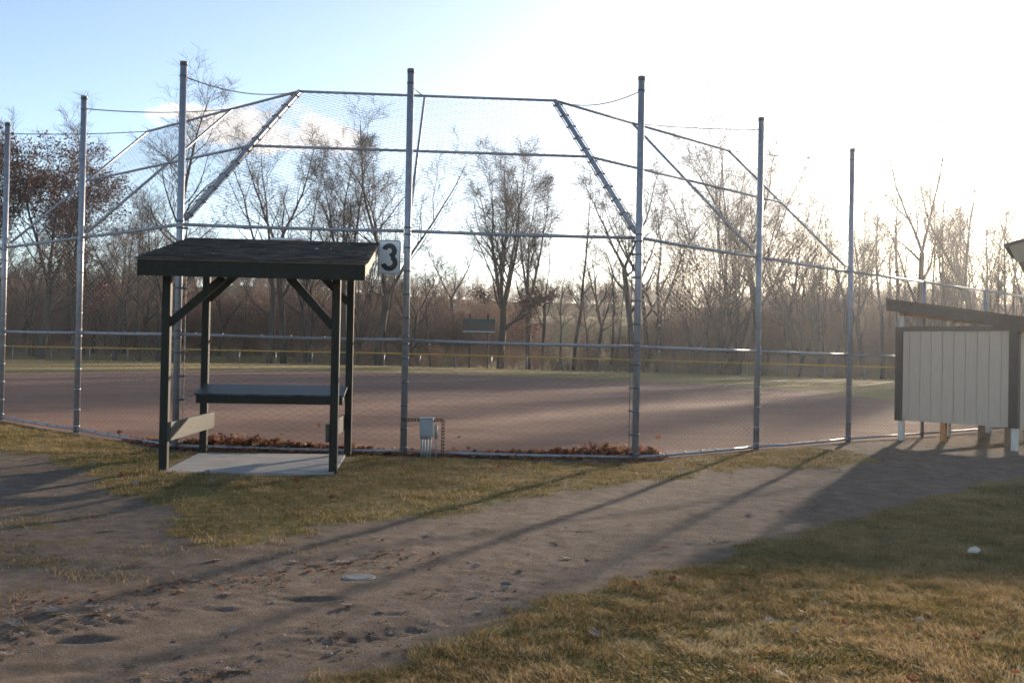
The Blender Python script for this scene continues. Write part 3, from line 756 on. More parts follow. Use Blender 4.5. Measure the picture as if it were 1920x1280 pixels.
# ------------------------------------------------------------------ signs on the fence
def rounded(w, h, r, n=6):
    P = []
    for cx, cy, a0 in ((w / 2 - r, h / 2 - r, 0), (-w / 2 + r, h / 2 - r, 90), (-w / 2 + r, -h / 2 + r, 180), (w / 2 - r, -h / 2 + r, 270)):
        for k in range(n + 1): a = R(a0 + 90 * k / n); P.append((cx + r * math.cos(a), cy + r * math.sin(a)))
    return P
def plate(name, c, w, h, r, mat, parent, t=.004, y=0., tilt=0):
    P = rounded(w, h, r); ct, st = math.cos(tilt), math.sin(tilt)
    f = lambda p, yy: Vector((c[0] + p[0] * ct - p[1] * st, c[1] + yy, c[2] + p[0] * st + p[1] * ct))
    return MB().prism([f(p, y) for p in P], [f(p, y - t) for p in P]).build(name, mat, parent)
def ring(name, c, outer, inner, mat, parent, y0_, y1_, tilt=0):
    n = len(outer); ct, st = math.cos(tilt), math.sin(tilt)
    f = lambda p, yy: Vector((c[0] + p[0] * ct - p[1] * st, c[1] + yy, c[2] + p[0] * st + p[1] * ct))
    V = [f(p, y1_) for p in outer] + [f(p, y1_) for p in inner] + [f(p, y0_) for p in outer] + [f(p, y0_) for p in inner]
    F = []
    for i in range(n):
        j = (i + 1) % n
        F += [(i, j, n + j, n + i), (2 * n + i, 3 * n + i, 3 * n + j, 2 * n + j), (i, 2 * n + i, 2 * n + j, j), (n + i, n + j, 3 * n + j, 3 * n + i)]
    return MB().add(V, F).build(name, mat, parent)
c3 = Vector((-1.647, 13.045, 2.632)); tl = -.012
s3 = thing('number_sign', c3, 'white rectangular sign with a black number 3 hanging on the fence', 'sign')
plate('sign_face', c3, .298, .455, .035, M['signwhite'], s3, tilt=tl)
ring('sign_border', c3, rounded(.284, .441, .032), rounded(.272, .429, .027), M['signblack'], s3, -.0045, -.0062, tl)
def numeral3():
    # stroke centre line: upper bowl then lower bowl
    P = []
    up = (0, .083, .066, .068); lw = (0, -.073, .079, .078)   # cx, cy, rx, ry
    for a in np.linspace(168, -62, 26): P.append((up[0] + up[2] * math.cos(R(a)), up[1] + up[3] * math.sin(R(a))))
    P.append((.012, .008)); k = len(P)
    Q = []
    for a in np.linspace(68, -168, 30): Q.append((lw[0] + lw[2] * math.cos(R(a)), lw[1] + lw[3] * math.sin(R(a))))
    return P, Q
def stroke(P, hw):
    n = len(P); L = []; Rr = []
    for i in range(n):
        a = Vector(P[max(i - 1, 0)]); b = Vector(P[min(i + 1, n - 1)]); d = (b - a).normalized(); nn = Vector((-d.y, d.x))
        h = hw[i] if isinstance(hw, list) else hw
        L.append(Vector(P[i]) + nn * h); Rr.append(Vector(P[i]) - nn * h)
    return L, Rr
mb = MB(); PP, QQ = numeral3()
for Pth, yy in ((PP, -.0050), (QQ, -.0056)):
    L_, R_ = stroke(Pth, .0335)
    ct, st = math.cos(tl), math.sin(tl)
    for i in range(len(Pth) - 1):
        q = [L_[i], L_[i + 1], R_[i + 1], R_[i]]
        f = lambda p, y_: Vector((c3.x + p.x * ct - p.y * st, c3.y + y_, c3.z + p.x * st + p.y * ct))
        mb.add([f(p, yy - .0012) for p in q], [(0, 3, 2, 1)])
mb.build('numeral', M['signblack'], s3)
mb = MB()
for z in (-.05,): mb.beam((c3.x + .14, c3.y + .004, c3.z + z), (c3.x + .19, c3.y + .004, c3.z + z), .004, .004)
mb.build('tie_wire', M['cap'], s3)
cn = Vector((-2.965, 13.03, 2.665))
sn = thing('notice_board', cn, 'white notice sign with a red ring showing just above the shelter roof', 'sign')
plate('sign_face', cn, .50, .39, .02, M['signwhite'], sn)
cr_ = cn + Vector((.12, 0, .02))
ring('prohibition_ring', cr_, [(.158 * math.cos(a), .158 * math.sin(a)) for a in np.linspace(0, 2 * math.pi, 40)[:-1]], [(.142 * math.cos(a), .142 * math.sin(a)) for a in np.linspace(0, 2 * math.pi, 40)[:-1]], M['signred'], sn, -.0045, -.0062)
MB().tube([cn + Vector((0, -.004, .18)), cn + Vector((0, -.010, .18))], .008, 10).build('bolt', M['signblack'], sn)

# ------------------------------------------------------------------ electrical box on its strut
eb = thing('electrical_box', (-1.095, 13.0, 0), 'small grey electrical box on rusty slotted struts beside the centre post', 'box')
bx = MB().box((-1.097, 12.925, .392), (.175, .11, .235)).build('enclosure', M['boxgrey'], eb, bevel=.008)
MB().box((-1.097, 12.866, .385), (.160, .008, .19)).build('cover', M['boxgrey'], bx, bevel=.003)
MB().box((-1.097, 12.918, .520), (.19, .125, .014)).build('hood_lip', M['boxgrey'], bx, bevel=.004)
def strut(p, q, n):
    """slotted channel: two flanges and the bridges between the slots"""
    mb = MB(); p, q = Vector(p), Vector(q); t = (q - p).normalized(); L = (q - p).length; s = Vector((0, 1, 0)).cross(t).normalized()
    for k in (-1, 1): mb.beam(p + s * (.0145 * k), q + s * (.0145 * k), .010, .022, side=s)
    for i in range(n + 1):
        c = p + t * (L * i / n); mb.beam(c - t * .009, c + t * .009, .0195, .018, side=s)
    mb.build('strut', M['rust'], eb)
strut((-1.425, 13.0, .49), (-.878, 13.0, .49), 13); strut((-.888, 13.0, .475), (-.888, 13.0, -.05), 12)
for dx, y_, rr in ((-.062, 12.93, .014), (-.028, 12.93, .014), (.010, 12.925, .016), (.052, 12.93, .012)):
    mb = MB().tube([(-1.097 + dx, y_, -.06), (-1.097 + dx, y_, .28)], rr, 12); mb.tube([(-1.097 + dx, y_, .245), (-1.097 + dx, y_, .277)], rr + .006, 12)
    mb.build('conduit', M['conduit'], eb, True)
MB().tube([(-.975, 12.96, -.06), (-.975, 12.96, .40)], .013, 12).tube([(-.975, 12.96, .25), (-.975, 12.96, .43)], .021, 12).build('conduit', M['conduit'], eb, True)

# ------------------------------------------------------------------ dugout
e = Vector((.661, -.75, 0)).normalized()        # along the end wall, towards the camera
l = Vector((.75, .661, 0)).normalized()         # along the fence
D0 = Vector((7.2, 18.15, -.065))
def Dg(a, b, z): return D0 + e * a + l * b + Vector((0, 0, z))
dg = thing('dugout', Dg(1, 2.5, 0), 'beige board dugout on short white legs with a brown lean-to roof', 'dugout')
EW, LL = 2.0, 5.6
rtop = lambda a, b=0.: 2.56 - (a + .12) * .155 - .018 * (b + .24)
for a in (0, EW):
    for b in (0, LL / 3, 2 * LL / 3, LL):
        MB().prism([Dg(a + i * .045, b + j * .045, -.15) for i, j in ((-1, -1), (1, -1), (1, 1), (-1, 1))], [Dg(a + i * .045, b + j * .045, rtop(a + i * .045, b) - .145) for i, j in ((-1, -1), (1, -1), (1, 1), (-1, 1))]).build('post', M['whitepost'], dg)
def siding(name, p, q, out, z0, z1):
    """T1-11 panel: flat boards with grooves, p to q, facing out"""
    mb = MB(); p, q, out = Vector(p), Vector(q), Vector(out); t = (q - p).normalized(); L = (q - p).length; x = 0; wv = .203; first = .13
    while x < L - .002:
        w = min(first if x == 0 else wv, L - x); a, b = p + t * x, p + t * (x + w - .014)
        mb.prism([a, b, b + out * .016, a + out * .016][::-1], [k + Vector((0, 0, z1 - z0)) for k in (a, b, b + out * .016, a + out * .016)][::-1])
        x += w
    mb.prism([p - out * .008, q - out * .008, q + out * .006, p + out * .006][::-1], [k + Vector((0, 0, z1 - z0)) for k in (p - out * .012, q - out * .012, q - out * .003, p - out * .003)][::-1])
    return mb.build(name, M['siding'], dg)
ew = siding('end_wall', Dg(.05, -.062, .36), Dg(EW - .05, -.062, .36), -l, .36, 2.03)
MB().beam(Dg(-.02, -.087, .35), Dg(-.02, -.087, 2.07), .14, .022, side=e).build('corner_trim', M['browntrim'], dg)
MB().beam(Dg(EW + .0, -.087, .35), Dg(EW + .0, -.087, 2.07), .15, .022, side=e).build('corner_trim', M['browntrim'], dg)
MB().beam(Dg(.052, -.087, 2.03), Dg(EW - .077, -.087, 2.03), .022, .085).build('top_trim', M['browntrim'], dg)
siding('back_wall', Dg(EW + .062, .02, .36), Dg(EW + .062, LL, .36), e, .36, 1.93)
MB().beam(Dg(EW + .087, -.098, .35), Dg(EW + .087, -.098, 1.98), .10, .022, side=l).build('corner_trim', M['browntrim'], dg)
siding('end_wall', Dg(EW - .05, LL + .062, .36), Dg(.05, LL + .062, .36), l, .36, 2.0)
# roof: deck, rafters, fascia and metal edge
mb = MB()
a0_, a1_, b0_, b1_ = -.20, EW + .28, -.24, LL + .3
roof = mb.prism([Dg(a0_, b0_ + .034, rtop(a0_, b0_) - .02), Dg(a1_, b0_ + .034, rtop(a1_, b0_) - .02), Dg(a1_, b1_, rtop(a1_, b1_) - .02), Dg(a0_, b1_, rtop(a0_, b1_) - .02)][::-1],
         [Dg(a0_, b0_ + .034, rtop(a0_, b0_)), Dg(a1_, b0_ + .034, rtop(a1_, b0_)), Dg(a1_, b1_, rtop(a1_, b1_)), Dg(a0_, b1_, rtop(a0_, b1_))][::-1]).build('roof', M['rawwood'], dg)
mb = MB()
mb.prism([Dg(a0_ - .02, b0_ - .02, rtop(a0_, b0_ - .02) + .004), Dg(a1_ + .02, b0_ - .02, rtop(a1_, b0_ - .02) + .004), Dg(a1_ + .02, b1_, rtop(a1_, b1_) + .004), Dg(a0_ - .02, b1_, rtop(a0_, b1_) + .004)][::-1],
         [Dg(a0_ - .02, b0_ - .02, rtop(a0_, b0_ - .02) + .016), Dg(a1_ + .02, b0_ - .02, rtop(a1_, b0_ - .02) + .016), Dg(a1_ + .02, b1_, rtop(a1_, b1_) + .016), Dg(a0_ - .02, b1_, rtop(a0_, b1_) + .016)][::-1])
mb.build('roofing', M['shingle'], roof)
MB().prism([Dg(a0_, b0_ - .004, rtop(a0_) - .20), Dg(a1_, b0_ - .004, rtop(a1_) - .20), Dg(a1_, b0_ + .03, rtop(a1_) - .20), Dg(a0_, b0_ + .03, rtop(a0_) - .20)],
           [Dg(a0_, b0_ - .004, rtop(a0_) + .003), Dg(a1_, b0_ - .004, rtop(a1_) + .003), Dg(a1_, b0_ + .03, rtop(a1_) + .003), Dg(a0_, b0_ + .03, rtop(a0_) + .003)]).build('fascia', M['browntrim'], dg)
MB().beam(Dg(a1_ + .006, b0_ + .032, rtop(a1_) - .10), Dg(a1_ + .006, b1_, rtop(a1_, b1_) - .10), .03, .15).build('fascia', M['whitepost'], dg)
MB().beam(Dg(a0_ - .006, b0_ + .032, rtop(a0_) - .10), Dg(a0_ - .006, b1_, rtop(a0_, b1_) - .10), .03, .15).build('fascia', M['browntrim'], dg)
for k in range(8):
    b = .05 + k * LL / 7.2
    MB().beam(Dg(a0_ + .02, b, rtop(a0_ + .02, b) - .095), Dg(a1_ - .02, b, rtop(a1_ - .02, b) - .095), .038, .14).build('rafter', M['rawwood'], dg)
for a in (0, EW):
    MB().beam(Dg(a, -.05, rtop(a) - .21), Dg(a, LL, rtop(a, LL) - .21), .09, .10).build('header_beam', M['rawwood'], dg)
bn = MB().beam(Dg(EW - .32, .15, .46), Dg(EW - .32, LL - .15, .46), .30, .04).build('bench', M['greywood'], dg)
for k in range(4):
    MB().beam(Dg(EW - .36, .6 + k * 1.4, -.1), Dg(EW - .36, .6 + k * 1.4, .44), .09, .04, side=e).build('bench_leg', M['greywood'], bn)
for k in range(3):
    MB().beam(Dg(.55, .5 + k * 1.6, -.1), Dg(.55, .5 + k * 1.6, .40), .09, .09, side=e).build('step_leg', M['greywood'] if k else M['rawwood'], dg)  # first leg gets the orange wood to imitate sunlight falling on it
MB().beam(Dg(.55, .3, .42), Dg(.55, LL - .3, .42), .25, .04).build('rail_shelf', M['greywood'], dg)

# ------------------------------------------------------------------ gabled pavilion at the right edge
pv = thing('pavilion', (8.2, 12.9, -.06), 'pavilion roof with a beige rake board and brown edge jutting in at right', 'pavilion')
g0 = -.065
def rake(name, xa, za, xb, zb, y, h, t, mat):
    return MB().prism([(xa, y, za - h), (xb, y, zb - h), (xb, y + t, zb - h), (xa, y + t, za - h)], [(xa, y, za), (xb, y, zb), (xb, y + t, zb), (xa, y + t, za)]).build(name, mat, pv)
EX, EZ, RX, RZ = 6.04, 2.83, 8.3, 3.44
for y in (12.0, 13.56):
    # the beige gable board is cut back under the eave
    MB().prism([(EX + .085, y, 2.605), (RX, y, RZ - .25), (RX, y + .03, RZ - .25), (EX + .085, y + .03, 2.605)],
               [(EX + .0, y, EZ - .02), (RX, y, RZ - .02), (RX, y + .03, RZ - .02), (EX, y + .03, EZ - .02)]).build('rake_board', M['eavebeige'], pv)
    MB().prism([(RX + .001, y, RZ - .25), (2 * RX - EX, y, 2.605), (2 * RX - EX, y + .03, 2.605), (RX + .001, y + .03, RZ - .25)],
               [(RX + .001, y, RZ - .02), (2 * RX - EX, y, EZ - .02), (2 * RX - EX, y + .03, EZ - .02), (RX + .001, y + .03, RZ - .02)]).build('rake_board', M['eavebeige'], pv)
for sg in (1, -1):
    fx = lambda x: x if sg == 1 else 2 * RX - x
    MB().prism([(fx(EX - .05), 11.96, EZ - .034), (fx(RX) + .001 * sg, 11.96, RZ - .02), (fx(RX) + .001 * sg, 13.62, RZ - .02), (fx(EX - .05), 13.62, EZ - .034)][::sg],
               [(fx(EX - .05), 11.96, EZ + .004), (fx(RX) + .001 * sg, 11.96, RZ + .018), (fx(RX) + .001 * sg, 13.62, RZ + .018), (fx(EX - .05), 13.62, EZ + .004)][::sg]).build('roof', M['browntrim'], pv)
for x in (7.45, 9.1):
    for y in (12.25, 13.35):
        MB().box((x, y, 1.3), (.12, .12, 2.9)).build('post', M['browntrim'], pv)
    MB().box((x, 12.8, 2.72), (.09, 1.5, .14)).build('tie_beam', M['browntrim'], pv)
MB().box((8.3, 12.25, 2.70), (4.2, .06, .14)).build('tie_beam', M['browntrim'], pv); MB().box((8.3, 13.35, 2.70), (4.2, .06, .14)).build('tie_beam', M['browntrim'], pv)

PR = Matrix.Translation((6.04, 12.0, 0)) @ Matrix.Rotation(R(-30), 4, 'Z') @ Matrix.Translation((-6.04, -12.0, 0))
for o_ in list(pv.children):
    o_.data.transform(PR)
pv_new = PR @ pv.location
for o_ in list(pv.children): o_.matrix_parent_inverse = Matrix.Translation(pv_new).inverted()
pv.location = pv_new

# ------------------------------------------------------------------ small things on the ground
zc = hz(-.93, 6.16)
mb = MB(); n = 28
mb.tube([(-.93, 6.16, zc - .05), (-.93, 6.16, zc + .003)], .105, n); cv = mb.build('valve_cover', M['cover'], None, bevel=.004)
tag(cv, 'pale round valve cover set flush in the dirt path', 'valve cover')
MB().tube([(-.93, 6.16, zc + .0032), (-.93, 6.16, zc + .006)], .082, n).build('lid', M['cover'], cv)
rg = random.Random(3); zc = hz(3.4, 7.27)
import bmesh
bm = bmesh.new(); bmesh.ops.create_icosphere(bm, subdivisions=3, radius=.034)
for v in bm.verts:
    k = 1 + .5 * float(vnoise(np.array([v.co.x + v.co.z]), np.array([v.co.y]), .02, 8)[0]); v.co = Vector((v.co.x * 1.25 * k, v.co.y * k, max(-.01, v.co.z * .85 * k)))
me = bpy.data.meshes.new('crumpled_paper'); bm.to_mesh(me); me.materials.append(M['paper'])
tag(obj('crumpled_paper', me, None, (3.42, 7.25, zc + .03)), 'crumpled pale scrap of paper lying in the shaded grass', 'paper')

# ------------------------------------------------------------------ outfield fence and scoreboard
OF = [(-75, 70), (-58, 76.5), (-41, 80), (-24, 82), (-10, 82.6), (0, 82.6), (10, 81.5), (19, 79), (26, 75.5), (33, 70), (42, 61), (52, 49)]
def along(poly, step):
    out = []; carry = 0
    for (ax, ay), (bx_, by_) in zip(poly[:-1], poly[1:]):
        L = math.hypot(bx_ - ax, by_ - ay); t = carry
        while t < L: out.append((ax + (bx_ - ax) * t / L, ay + (by_ - ay) * t / L)); t += step
        carry = t - L
    return out
of = thing('outfield_fence', (0, 82.6, 0), 'low chain link outfield fence topped with a bright yellow cap', 'fence')
OP = along(OF, 3.0)
gz = ground_h(np.array([p[0] for p in OP]), np.array([p[1] for p in OP]))
top = [Vector((x, y, z + 1.07)) for (x, y), z in zip(OP, gz)]
MB().tube(top, .052, 8).build('yellow_cap', M['yellow'], of, True)
for (x, y), z in zip(OP, gz):
    MB().tube([(x, y, z - .1), (x, y, z + 1.05)], .03, 8).build('post', M['galv'], of, True)
Vs = []; Fs = []; off = 0
for i in range(len(OP) - 1):
    a = Vector((*OP[i], gz[i] + .03)); b = Vector((*OP[i + 1], gz[i + 1] + .03)); d = (b - a); L = d.length
    v, f = chain_link(a, d.normalized(), (0, 0, 1), L, 1.02, w=.075, r=.0024, proud=0, bulge=0); Vs.append(v); Fs.append(f + off); off += len(v)
obj('chain_link_panel', np_mesh('chain_link_panel', np.concatenate(Vs), [np.concatenate(Fs)], M['wire']), of)

sb = thing('scoreboard', (-2.85, 84.3, 0), 'small dark green scoreboard on two steel posts by the outfield fence', 'scoreboard')
zg = hz(-2.85, 84.3)
sp = MB().box((-2.85, 84.25, 3.68), (2.72, .22, 1.05)).build('cabinet', M['board'], sb, bevel=.02)
for dx, w in ((-.92, .72), (0, .5), (.92, .72)):
    MB().box((-2.85 + dx, 84.13, 3.55), (w, .02, .62)).build('lamp_panel', M['boardred'], sb)
MB().box((-2.85, 84.12, 3.14), (2.74, .05, .05)).build('bottom_edge', M['signwhite'], sb)
for dx in (-.78, .76):
    MB().box((-2.85 + dx, 84.44, 2.2 + zg / 2), (.16, .14, 4.9 - zg)).build('post', M['steel'], sb)

# ------------------------------------------------------------------ road guard rail on the embankment
grl = thing('guardrail', (-26, 159, hz(-26, 159)), 'long pale guardrail along the road on the far embankment', 'guardrail')
P = []
for x in np.arange(-92, -4, 4.0):
    y = 157.6 - .05 * x; P.append(Vector((x, y, hz(x, y))))
mb = MB()
for a, b in zip(P[:-1], P[1:]): mb.beam(a + Vector((0, 0, .62)), b + Vector((0, 0, .62)), .06, .30)
mb.build('beam', M['guard'], grl)
for p in P: MB().box((p.x, p.y + .12, p.z + .3), (.14, .14, .8)).build('post', M['greywood'], grl)

# ------------------------------------------------------------------ bare trees
def grow(seed, H, fork=.35, nlead=1, nlimb=12, lang=.75, lratio=.36, trop=.10, wig=.10, r0=.011, lv=(7, 6, 3), llow=.28, lean=(0, 0), curve=.0):
    """branches as (points, radii, level)"""
    rg = random.Random(seed); out = []
    def branch(p, d, L, r, level, nseg, rend=.25, tr=trop, wg=wig):
        pts = [p.copy()]; rad = [r]; q = p.copy(); dd = d.copy(); st = L / nseg
        for i in range(nseg):
            dd = (dd + Vector((rg.gauss(0, wg), rg.gauss(0, wg), rg.gauss(0, wg * .6) + tr))).normalized()
            q = q + dd * st; pts.append(q.copy()); rad.append(r * (1 - (1 - rend) * (i + 1) / nseg))
        out.append((pts, rad, level)); return pts, rad, dd
    def kids(pts, rad, level, n, L, t0, ang, ratio):
        m = len(pts) - 1
        for k in range(n):
            t = t0 + (1 - t0) * (k + rg.random()) / n; f = t * m; i = min(int(f), m - 1)
            p = pts[i].lerp(pts[i + 1], f - i); r = rad[i] + (rad[i + 1] - rad[i]) * (f - i)
            ax = (pts[i + 1] - pts[i]).normalized()
            s = Vector((rg.gauss(0, 1), rg.gauss(0, 1), rg.gauss(0, .5))); s = (s - ax * s.dot(ax)).normalized()
            a = ang * rg.uniform(.65, 1.3); d = ax * math.cos(a) + s * math.sin(a)
            LL_ = L * ratio * (1 - .55 * t) * rg.uniform(.7, 1.35)
            cr = max(r * rg.uniform(.42, .62), .008)
            if level <= 3:
                cp, crd, _ = branch(p, d, LL_, cr, level, {1: 6, 2: 4, 3: 3}.get(level, 2), .28, trop * (1.0 if level < 2 else .45), wig * (1.2 if level < 3 else .8))
                nn = lv[level - 1]
                if level < 3 or lv[2] > 0: kids(cp, crd, level + 1, max(2, int(nn * rg.uniform(.7, 1.3))), LL_, .12, .66, .56 if level < 3 else .62)
            else:
                branch(p, d, max(LL_, .45), .0058, level, 2, .55, .02, .12)
    base = Vector((0, 0, -.2)); d0 = Vector((lean[0], lean[1], 1)).normalized()
    if nlead == 1:
        pts, rad, _ = branch(base, d0, H * 1.0, H * r0, 0, 12, .08, .02, .045)
        kids(pts, rad, 1, nlimb, H, llow, lang, lratio)
    else:
        pts, rad, dd = branch(base, d0, H * fork, H * r0 * 1.1, 0, 5, .8, .02, .05)
        kids(pts, rad, 1, max(2, nlimb // 4), H, .55, lang * 1.2, lratio * .9)
        for k in range(nlead):
            a = 6.283 * (k + rg.random() * .5) / nlead; sp_ = rg.uniform(.22, .5) * (lang / .75)
            d = (dd + Vector((math.cos(a), math.sin(a), 0)) * sp_).normalized()
            p2, r2, _ = branch(pts[-1], d, H * (1 - fork) * rg.uniform(.85, 1.08), rad[-1] * rg.uniform(.55, .75), 0, 9, .12, .05, .07)
            kids(p2, r2, 1, nlimb, H * (1 - fork) * 1.15, .12, lang * .9, lratio)
    return out

def tubes(brs, sides):
    """vectorised tapered tubes, grouped by point count"""
    Vs = []; Fs = []; off = 0; groups = {}
    for pts, rad, lvl in brs: groups.setdefault(len(pts), []).append((pts, rad))
    for m, items in groups.items():
        P = np.array([[tuple(q) for q in it[0]] for it in items]); Rr = np.array([it[1] for it in items])
        T = np.empty_like(P); T[:, 1:-1] = P[:, 2:] - P[:, :-2]; T[:, 0] = P[:, 1] - P[:, 0]; T[:, -1] = P[:, -1] - P[:, -2]
        T /= np.linalg.norm(T, axis=2, keepdims=True) + 1e-9
        mean = T.mean(1); ref = np.where(np.abs(mean[:, 2:3]) > .8, np.array([[1., .2, 0]]), np.array([[0, 0, 1.]]))
        A = np.cross(T, ref[:, None, :]); A /= np.linalg.norm(A, axis=2, keepdims=True) + 1e-9; B = np.cross(T, A)
        ang = np.arange(sides) * 2 * np.pi / sides
        ring = P[:, :, None, :] + Rr[:, :, None, None] * (np.cos(ang)[None, None, :, None] * A[:, :, None, :] + np.sin(ang)[None, None, :, None] * B[:, :, None, :])
        n = len(items); Vs.append(ring.reshape(-1, 3))
        b = off + (np.arange(n)[:, None, None] * m + np.arange(m - 1)[None, :, None]) * sides
        k = np.arange(sides)[None, None, :]; k2 = (k + 1) % sides
        Fs.append(np.stack([b + k, b + k2, b + sides + k2, b + sides + k], -1).reshape(-1, 4)); off += n * m * sides
    return np.concatenate(Vs), np.concatenate(Fs)

def tree_meshes(name, brs, leaves=0, low=0., high=1., H=15, lsize=.14, seed=0):
    big = [b for b in brs if b[2] <= 1]; fine = [b for b in brs if b[2] > 1]
    v, f = tubes([b for b in big if b[2] == 0], 8); v2, f2 = tubes([b for b in big if b[2] == 1], 5)
    me1 = np_mesh('trunk', np.concatenate([v, v2]), [np.concatenate([f, f2 + len(v)])], M['bark'], True)
    v, f = tubes(fine, 3); me2 = np_mesh('crown', v, [f], M['twig'], True)
    me3 = None
    if leaves:
        rg = np.random.default_rng(seed)
        tips = np.array([tuple(b[0][-1]) for b in fine if low * H < b[0][-1].z < high * H])
        # leaves hang on in clusters on some sprays only
        keep = vnoise(tips[:, 0] + tips[:, 2] * .7, tips[:, 1] + tips[:, 2] * .4, 1.6, 51 + seed) > -.1
        tips = tips[keep] if keep.sum() > 20 else tips
        c = tips[rg.integers(0, len(tips), leaves)] + rg.normal(0, .16, (leaves, 3)); n = leaves
        a = rg.normal(size=(n, 3)); a /= np.linalg.norm(a, axis=1, keepdims=True); b = np.cross(a, rg.normal(size=(n, 3))); b /= np.linalg.norm(b, axis=1, keepdims=True) + 1e-9
        s = rg.uniform(.6, 1.2, (n, 1)) * lsize
        V = np.stack([c - a * s * .6, c + b * s * .3, c + a * s * .6, c - b * s * .3], 1).reshape(-1, 3)
        me3 = np_mesh('foliage', V, [np.arange(n * 4).reshape(-1, 4)], M['treeleaf'], False, dict(tone=np.repeat(rg.random(n), 4)))
    return me1, me2, me3

PROTO = {}
def proto(k, leaves=0, low=0., high=1., lsize=.14, **kw):
    H = kw.pop('H', 16.); brs = grow(hash_seed(k), H, **kw)
    tip = np.array([tuple(b[0][-1]) for b in brs if b[2] >= 2]); zt = np.percentile(tip[:, 2], 99.6); up_ = tip[tip[:, 2] > .55 * zt]
    PROTO[k] = (H, tree_meshes(k, brs, leaves, low, high, H, lsize, hash_seed(k) % 9), zt, math.atan2(up_[:, 1].mean(), up_[:, 0].mean()))
def hash_seed(k): return sum(ord(c) * (i + 3) for i, c in enumerate(k))
proto('oakA', nlead=4, fork=.3, nlimb=12, lang=.72, lratio=.38, lv=(9, 7, 4), r0=.0145, leaves=2600, low=.16, high=.40)
proto('oakB', nlead=3, fork=.38, nlimb=12, lang=.66, lratio=.36, lv=(9, 7, 4), r0=.0125)
proto('tall', nlead=1, nlimb=24, lang=.72, lratio=.27, lv=(8, 5, 3), llow=.34, r0=.0105)
proto('tallB', nlead=2, fork=.5, nlimb=12, lang=.62, lratio=.32, lv=(7, 5, 3), r0=.0115, lean=(.05, 0))
proto('slim', nlead=1, nlimb=24, lang=.62, lratio=.19, lv=(6, 4, 3), llow=.3, r0=.0075)
proto('slimB', nlead=1, nlimb=22, lang=.55, lratio=.22, lv=(6, 4, 3), llow=.38, r0=.008, lean=(-.06, 0))
proto('forkA', nlead=2, fork=.33, nlimb=11, lang=.8, lratio=.34, lv=(7, 5, 3), r0=.0115, lean=(.1, 0))
proto('forkB', nlead=3, fork=.3, nlimb=11, lang=.75, lratio=.35, lv=(7, 5, 3), r0=.0115, lean=(-.06, 0))
proto('vaseA', nlead=6, fork=.06, nlimb=12, lang=.6, lratio=.30, lv=(6, 5, 3), r0=.0075)
proto('vaseB', nlead=5, fork=.1, nlimb=11, lang=.65, lratio=.32, lv=(6, 5, 3), r0=.008)
proto('leafyA', nlead=3, fork=.3, nlimb=12, lang=.85, lratio=.36, lv=(7, 6, 3), r0=.0125, leaves=10000, low=.1, high=.92, lsize=.15)
proto('leafyB', nlead=2, fork=.42, nlimb=13, lang=.85, lratio=.38, lv=(7, 6, 3), r0=.012, leaves=8500, low=.12, high=.88, lsize=.15)
proto('airyA', nlead=1, nlimb=24, lang=.62, lratio=.23, lv=(6, 5, 2), llow=.34, r0=.009, wig=.07)
proto('airyB', nlead=2, fork=.42, nlimb=13, lang=.62, lratio=.31, lv=(6, 5, 2), r0=.0098, lean=(-.08, 0))
proto('airyC', nlead=3, fork=.3, nlimb=11, lang=.64, lratio=.31, lv=(6, 5, 2), r0=.0095)
proto('crook', nlead=3, fork=.25, nlimb=7, lang=1.1, lratio=.42, lv=(6, 5, 3), r0=.014, H=7., wig=.18)

def tree(kind, px, ytop, Y, label, group, rz=None, name='bare_tree', wide=1.0):
    """px / ytop: where the photo shows its foot and its top; Y its distance"""
    H, (m1, m2, m3), zt, off = PROTO[kind]
    x = (px - 960) * Y / 1846.0
    hh = CAM_H + (661 + (px - 960) * .0187 - ytop) * Y / 1846.0
    z = hz(x, Y); s = max(.2, (hh - z) / zt * 1.05)
    # turn each copy so that its natural lean runs in depth, unless the photo shows it leaning (rz: direction of lean)
    rz = (rz - off) if rz is not None else random.choice((1, -1)) * math.pi / 2 - off + random.uniform(-.5, .5)
    wide *= .95 if kind.startswith('airy') else 1.2
    t = thing(name, (x, Y, z), label, 'tree', group); t.rotation_euler = (0, 0, rz); t.scale = (s * wide, s * wide, s)
    for nm, me in (('trunk', m1), ('crown', m2), ('foliage', m3)):
        if me is None: continue
        o = bpy.data.objects.new(nm, me); COL.objects.link(o); o.parent = t
    return t
W1 = 'bare trees of the wood beyond the outfield'
